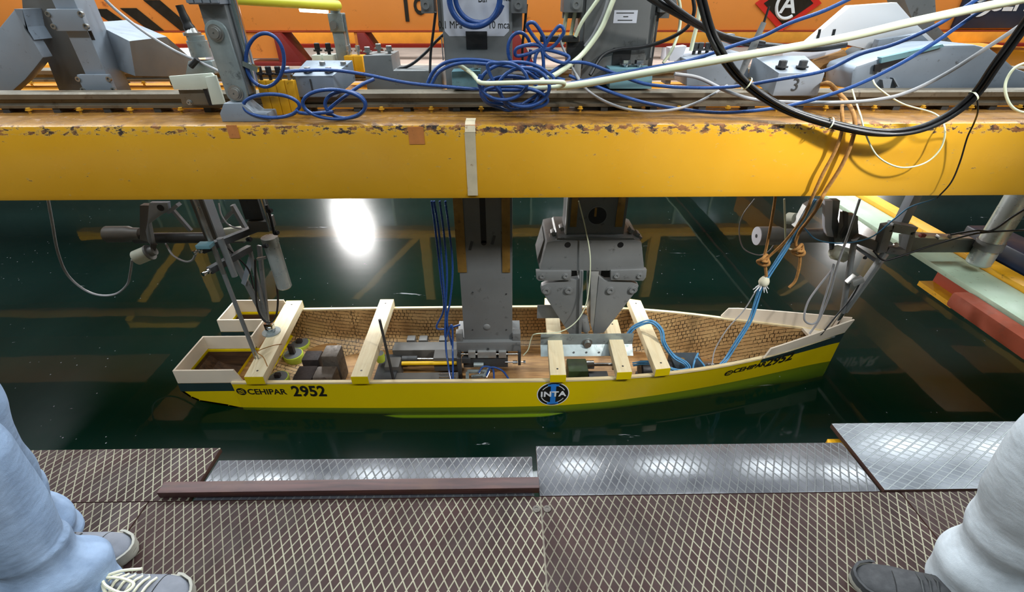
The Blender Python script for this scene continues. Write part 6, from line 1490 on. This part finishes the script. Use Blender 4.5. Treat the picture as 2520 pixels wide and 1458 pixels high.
def knot(px, py, y, lab, s=1.0):
    c = atY(px, py, y); p = [c+V((0.026*s*math.sin(2*a)*1.0, 0.018*math.sin(3*a), 0.022*s*math.cos(a)+0.01*math.cos(3*a))) for a in [2*math.pi*k/20 for k in range(20)]]
    o = MB().tube(spl(p, 3, True), RP, 8, True).build('rope_knot', M['rope'], angle=70); tag(o, lab, 'knot')
knot(1880, 641, 2.335, 'brown knot on the rope above the white whipped end')
knot(1966, 616, 2.32, 'brown knot with a hanging tail right of the light blue bundle')
c = atY(1880, 692, 2.335)
t = thing('rope_whipping', 'white frayed whipping that ties the light blue bundle to the brown rope', 'tie', (c.x, c.y, c.z-0.03))
MB().lathe(c-V((0, 0, 0.024)), (0.1, 0, 1), [(0, 0.024), (0.012, 0.03), (0.03, 0.028), (0.05, 0.018)], 14).build('wrap', M['lace'], t)
mb = MB()
for k in range(9):
    a = k*0.7; d = V((math.cos(a), math.sin(a)*0.6, -0.8-0.2*(k % 3))); mb.tube([c-V((0, 0, 0.015)), c-V((0, 0, 0.015))+d*0.022, c-V((0, 0, 0.02))+d*0.045], [0.005, 0.004, 0.002], 5)
mb.build('frayed_end', M['letter_white'], t)
# right side thin cables
cable('black_cable', 'black cable from the square pivot frame to the right cylinder', 'cable', 'rubber', 0.0055, [(2150, 618, 2.36), (2172, 640, 2.36), (2200, 636, 2.35), (2290, 606, 2.34), (2380, 580, 2.32), (2430, 572, 2.31), (2530, 566, 2.25)])
cable('black_cable', 'black cable slanting down from the right edge to the right cylinder', 'cable', 'rubber', 0.0065, [(2530, 510, 2.25), (2490, 535, 2.28), (2440, 568, 2.31), (2400, 568, 2.32), (2340, 578, 2.33)])
cable('pale_blue_cable', 'single pale blue wire sagging across the right instruments', 'cable', 'cable_pale', 0.004, [(1978, 560, 2.45), (2010, 590, 2.44), (2070, 599, 2.42), (2142, 585, 2.38), (2200, 540, 2.3), (2240, 510, 2.25), (2300, 490, 2.1)])
cable('grey_cable', 'thin grey wire loop left of the white ended weight', 'cable', 'cable_grey', 0.0035, [(1857, 490, 2.5), (1828, 530, 2.5), (1819, 570, 2.5), (1830, 612, 2.5), (1866, 628, 2.5), (1890, 620, 2.5), (1904, 604, 2.5)])
cable('grey_cable', 'pale cable hanging straight beside the rope at the right weight', 'cable', 'hose_white', 0.0055, [(1930, 490, 2.5), (1932, 540, 2.5), (1934, 595, 2.48), (1942, 612, 2.44), (1958, 616, 2.38)])
cable('grey_cable', 'grey loop of cable hanging inside the bow', 'cable', 'cable_grey', 0.006, [(2050, 662, 2.38), (2015, 705, 2.38), (1988, 745, 2.36), (1979, 785, 2.33), (1995, 798, 2.32), (2012, 790, 2.32), (2022, 760, 2.34), (2040, 700, 2.36), (2052, 650, 2.38)])
cable('grey_cable', 'flat grey strap cable from the beam down into the bow', 'cable', 'cable_grey', 0.0065, [(2116, 490, 2.35), (2090, 570, 2.35), (2062, 650, 2.36), (2040, 730, 2.37), (2014, 790, 2.36), (1992, 822, 2.34)])
cable('black_cable', 'thin black cable from the bow strut down to the bow boards', 'cable', 'rubber', 0.0045, [(2120, 690, 2.36), (2094, 735, 2.36), (2056, 780, 2.34), (2020, 825, 2.31)])
# ------------------------------------------------------------ the two people standing at the sides (legs in the picture)
def skinned(pts, edges, radii, name):
    me = bpy.data.meshes.new(name); me.from_pydata([tuple(p) for p in pts], edges, [])
    o = bpy.data.objects.new(name, me); COL.objects.link(o)
    o.modifiers.new('s', 'SKIN'); sb = o.modifiers.new('b', 'SUBSURF'); sb.levels = 2; sb.render_levels = 2
    for i, r in enumerate(radii):
        rr = r if isinstance(r, tuple) else (r, r)
        me.skin_vertices[0].data[i].radius = rr; me.skin_vertices[0].data[i].use_root = (i == 0)
    dg = bpy.context.evaluated_depsgraph_get(); m2 = bpy.data.meshes.new_from_object(o.evaluated_get(dg))
    bpy.data.objects.remove(o); bpy.data.meshes.remove(me)
    return m2
def fuse(mb, voxel, name, smooth_it=6):
    """weld overlapping shapes into one continuous skin"""
    me = bpy.data.meshes.new(name); bmesh.ops.recalc_face_normals(mb.b, faces=mb.b.faces); mb.b.to_mesh(me); mb.b.free()
    o = bpy.data.objects.new(name, me); COL.objects.link(o)
    r = o.modifiers.new('r', 'REMESH'); r.mode = 'VOXEL'; r.voxel_size = voxel; r.use_smooth_shade = True
    s = o.modifiers.new('m', 'SMOOTH'); s.iterations = smooth_it; s.factor = 0.5
    dg = bpy.context.evaluated_depsgraph_get(); m2 = bpy.data.meshes.new_from_object(o.evaluated_get(dg))
    bpy.data.objects.remove(o); bpy.data.meshes.remove(me)
    return m2
def put(me, name, mat, parent, base):
    me.transform(Matrix.Translation(-V(base))); me.materials.clear(); me.materials.append(mat)
    for p in me.polygons: p.use_smooth = True
    o = bpy.data.objects.new(name, me); COL.objects.link(o); o.parent = parent
    if parent is None: o.location = base
    return o
def shoe(person, base, heel, d, L, mat, laces, capmat):
    d = V(d).normalized(); n = V((-d.y, d.x, 0))
    W = [(0, .012), (.03, .030), (.12, .035), (.35, .034), (.55, .041), (.72, .047), (.85, .043), (.94, .030), (.985, .014), (1, .003)]
    H = [(0, .05), (.04, .078), (.16, .088), (.33, .092), (.5, .078), (.66, .060), (.8, .048), (.92, .038), (1, .022)]
    f = lambda s, u, z: V(heel)+d*(s*L)+n*u+V((0, 0, z))
    rows = []
    for i in range(33):
        s = i/32; s = s if s < .9 else .9+.1*math.sin((s-.9)/.1*math.pi/2)
        w_, h = interp(W, s), interp(H, s); row = []
        for k in range(17):
            a = math.pi*k/16; c_, s_ = math.cos(a), math.sin(a)
            row.append(f(s, w_*(abs(c_)**0.75)*(1 if c_ > 0 else -1), 0.018+(h-0.018)*(s_**0.72)))
        rows.append(row)
    mb = MB(); vs = mb.grid(rows); mb.face([v for v in vs[0]]); mb.face([v for v in vs[-1]])
    up_ = mb.build('sneaker', mat, person, angle=60)
    mb = MB(); outl = []
    for i in range(25):
        s = i/24; outl.append((s, interp(W, s)+0.005))
    ring = [(s, u) for s, u in outl]+[(s, -u) for s, u in reversed(outl)]
    mb.prism([f(s*1.02-0.008, u, 0.002) for s, u in ring], (0, 0, 0.022)); mb.build('sole', M['shoe_rubber'], up_, bevel=0.004)
    mb = MB(); rows = []
    for i in range(13):
        s = .86+.14*i/12; w_ = interp(W, s)+0.0045
        rows.append([f(s*1.015-0.006, u*w_, z) for u, z in ((-1, .02), (-1, .034), (1, .034), (1, .02))])
    band = [f(s*1.02-0.008, u, 0) for s, u in [(s, interp(W, s)+.0048) for s in [.8+.2*k/10 for k in range(11)]]+[(s, -interp(W, s)-.0048) for s in [1-.2*k/10 for k in range(11)]]]
    mb = MB(); mb.grid([[p+V((0, 0, .018)), p+V((0, 0, .036)), p*1+V((0, 0, .036))-(p-f(.8, 0, 0)).normalized()*.006*1] for p in band]); mb.build('toe_band', capmat, up_, angle=60)
    mb = MB(); s = .73
    mb.tube([f(s+0.012*math.cos(a), interp(W, s)*math.cos(a)*1.0, 0.018+(interp(H, s)-0.018)*math.sin(a)**0.72+0.0008) for a in [math.pi*k/14 for k in range(1, 14)]], 0.0012, 6); mb.build('seam', M['black'], up_)
    top = lambda s, u: f(s, u, 0.018+(interp(H, s)-0.018)*max(0.0, 1-(abs(u)/interp(W, s))**2)**0.42+0.003)
    if laces:
        for k in range(6):
            s = .40+.055*k
            MB().tube([top(s-.012, -.026), top(s-.004, -.013)+V((0, 0, .003)), top(s+.006, 0)+V((0, 0, .004)), top(s+.014, .013)+V((0, 0, .003)), top(s+.022, .026)], 0.0034, 6).build('lace', M['lace'], up_)
        kn = top(.36, .004)+V((0, 0, .008))
        for pts in ([(0, 0, 0), (-.025, .020, .012), (-.06, .030, .010), (-.075, .010, .0), (-.05, -.006, .004), (0, 0, 0)], [(0, 0, 0), (.03, -.022, .008), (.075, -.034, .002), (.085, -.014, .0), (.05, -.004, .006), (0, 0, 0)], [(0, 0, 0), (.04, .012, .006), (.085, .018, .004)], [(0, 0, 0), (.03, -.03, .0), (.06, -.045, -.012)]):
            MB().tube(spl([kn+d*a+n*b+V((0, 0, c)) for a, b, c in pts], 6), 0.0034, 6).build('lace', M['lace'], up_)
        MB().sphere(kn, 0.011, 10, 7, (1.2, 1, .8)).build('lace_knot', M['lace'], up_)
        for k in range(5):
            for u in (-.030, .030):
                q = top(.40+.055*k, u); MB().lathe(q-V((0, 0, .002)), (0, 0, 1), [(0, .0042), (.002, .0042), (.002, .002)], 10).build('eyelet', M['steel'], up_)
    else:
        for k in range(3):
            s = .46+.05*k
            MB().tube([top(s, -.024), top(s+.004, 0)+V((0, 0, .002)), top(s, .024)], 0.003, 6).build('lace', M['dark_grey'], up_)
    return up_
def person(label, sx, legs, hip, jeans_mat, shoe_mat, capmat, laces, wr):
    """sx: facing direction along X; legs: (ankle, knee, shoe heel, shoe dir, tie)"""
    base = V((hip[0], hip[1], 0.0))
    hx, hy = hip
    F = V((sx, 0, 0)); S = V((0, 1, 0))
    P = [V((hx, hy, .95)), V((hx, hy, 1.08)), V((hx+.01*sx, hy, 1.25)), V((hx, hy, 1.40)), V((hx, hy, 1.47)), V((hx+.015*sx, hy, 1.55))]
    R = [(.13, .10), (.125, .095), (.135, .10), (.12, .085), (.055, .055), (.05, .05)]
    Eg = [(0, 1), (1, 2), (2, 3), (3, 4), (4, 5)]
    for s in (-1, 1):
        i = len(P); P += [V((hx, hy+s*.19, 1.40)), V((hx-.03*sx, hy+s*.235, 1.13)), V((hx+.10*sx, hy+s*.20, .95)), V((hx+.15*sx, hy+s*.165, .89))]
        R += [.052, .042, .034, .03]; Eg += [(3, i), (i, i+1), (i+1, i+2), (i+2, i+3)]
    for k, (ank, knee, heel, d, tie) in enumerate(legs):
        i = len(P); s = -1 if ank[1] < hy else 1
        P += [V((hx, hy+s*.09, .86)), V(knee), V(ank)]; R += [.085, .055, .038]; Eg += [(0, i), (i, i+1), (i+1, i+2)]
        P.append(V(ank)+V(d).normalized()*.06+V((0, 0, -.06))); R.append(.018); Eg.append((i+2, i+3))
    body_me = skinned(P, Eg, R, 'person')
    mb = MB(); mb.b.from_mesh(body_me); bpy.data.meshes.remove(body_me)
    hc = V((hx+.03*sx, hy, 1.655))
    mb.sphere(hc, .1, 20, 14, (.95, .78, 1.16)); mb.sphere(hc+F*.035-V((0, 0, .055)), .062, 16, 10, (1, .9, .9))
    mb.sphere(hc+F*.1-V((0, 0, .015)), .017, 10, 8, (1.1, .8, 1.6)); mb.sphere(hc+F*.092-V((0, 0, .062)), .016, 10, 8, (.7, 1.5, .6))
    for s in (-1, 1): mb.sphere(hc+S*s*.08-V((0, 0, .01)), .022, 10, 8, (.8, .4, 1.3))
    body = put(fuse(mb, .009, 'person', 4), 'person', M['skin'], None, base)
    tag(body, label, 'person')
    for s in (-1, 1): MB().sphere(hc+F*.083+S*s*.032+V((0, 0, .012)), .012, 12, 8).build('eye', M['letter_white'], body); 
    for s in (-1, 1): MB().sphere(hc+F*.0925+S*s*.032+V((0, 0, .012)), .0055, 10, 6).build('pupil', M['black'], body)
    mb = MB(); mb.sphere(hc-F*.018+V((0, 0, .022)), .106, 24, 16, (.93, .82, 1.08)); o_ = fuse(mb, .012, 'hair', 2); 
    bm = bmesh.new(); bm.from_mesh(o_); bmesh.ops.delete(bm, geom=[v for v in bm.verts if v.co.z < hc.z-.04-.0*v.co.x or (v.co-hc).dot(F) > .062 and v.co.z < hc.z+.065], context='VERTS'); bm.to_mesh(o_); bm.free()
    put(o_, 'hair', M['hair'], body, base)
    # shirt
    sp = [V((hx, hy, .82)), V((hx, hy, 1.06)), V((hx+.01*sx, hy, 1.25)), V((hx, hy, 1.39)), V((hx, hy, 1.46)), V((hx+.008*sx, hy, 1.515))]
    sr = [(.215, .20), (.165, .135), (.172, .132), (.165, .125), (.10, .095), (.074, .074)]; se = [(0, 1), (1, 2), (2, 3), (3, 4), (4, 5)]
    for s in (-1, 1):
        i = len(sp); sp += [V((hx, hy+s*.19, 1.40)), V((hx-.03*sx, hy+s*.235, 1.13)), V((hx+.085*sx, hy+s*.205, .965))]; sr += [.068, .056, .050]; se += [(3, i), (i, i+1), (i+1, i+2)]
    put(skinned(sp, se, sr, 'shirt'), 'shirt', M['shirt'], body, base)
    # trousers: two lofted legs welded to the seat, then creased
    mb = MB()
    mb.lathe((hx, hy, .80), (0, 0, 1), [(0, .12), (.05, .165), (.12, .17), (.2, .16)], 28)
    for ank, knee, heel, d, tie in legs:
        s = -1 if ank[1] < hy else 1
        hp = V((hx, hy+s*.085, .88)); kn = V(knee); an = V(ank)
        path = spl([hp, hp.lerp(kn, .5), kn, kn.lerp(an, .5)+V((-.008*sx, 0, 0)), an+V((.012*sx, 0, -.068))], 10)
        rad = []
        for i in range(len(path)):
            q = i/(len(path)-1); rad.append(interp([(0, .105), (.25, .098), (.5, .086), (.62, .084), (.8, wr), (.95, wr+.004), (1, wr-.004)], q))
        mb.tube(path, rad, 32)
    jm = fuse(mb, .008, 'jeans', 5)
    rnd = random.Random(3 if sx > 0 else 9)
    waves = [(rnd.uniform(12, 34), rnd.uniform(-1, 1), rnd.uniform(-1, 1), rnd.uniform(0, 6)) for _ in range(6)]
    jm.calc_loop_triangles()
    nrm = [v.normal.copy() for v in jm.vertices]
    for v, n_ in zip(jm.vertices, nrm):
        z = v.co.z; amp = interp([(0, .006), (.12, .012), (.3, .010), (.42, .006), (.5, .010), (.6, .006), (.9, .003)], z)
        a = math.atan2(v.co.y-hy, v.co.x-hx)
        d_ = sum(math.sin(z*f+a*2*g+v.co.x*9*h_+ph) for f, g, h_, ph in waves)/6
        fold = 0
        if sx < 0 and z < .42: fold = .0105*math.sin((z+.035*math.sin(a+.7)+.015*math.sin(3*a))*52)*interp([(0, .5), (.12, 1), (.26, 1), (.36, .25), (.42, 0)], z)*(.7+.3*math.sin(2*a+1))
        if sx > 0 and z < .25: fold = .006*math.sin((z+.04*math.sin(a*2))*60)
        v.co += n_*(amp*d_*2.0+fold)
    jo = put(jm, 'jeans', jeans_mat, body, base)
    for ank, knee, heel, d, tie in legs:
        shoe(body, base, heel, d, .285, shoe_mat, laces and tie, capmat)
    return body
person('person in blue jeans and grey sneakers with cream laces standing at left', 1,
       [((-1.02, .560, .10), (-1.06, .585, .50), (-1.055, .572, 0), (1, -.02, 0), True), ((-1.225, .70, .10), (-1.15, .68, .50), (-1.27, .672, 0), (1, .04, 0), False)],
       (-1.16, .625), M['denim_blue'], M['canvas_grey'], M['shoe_rubber'], True, .074)
person('person in pale jeans and a dark grey suede shoe standing at right', -1,
       [((1.125, .545, .10), (1.055, .555, .50), (1.135, .50, 0), (-1, .33, 0), False), ((1.19, .30, .10), (1.12, .32, .50), (1.21, .27, 0), (-1, .1, 0), False)],
       (1.16, .43), M['denim_pale'], M['suede_dark'], M['suede_dark'], False, .088)
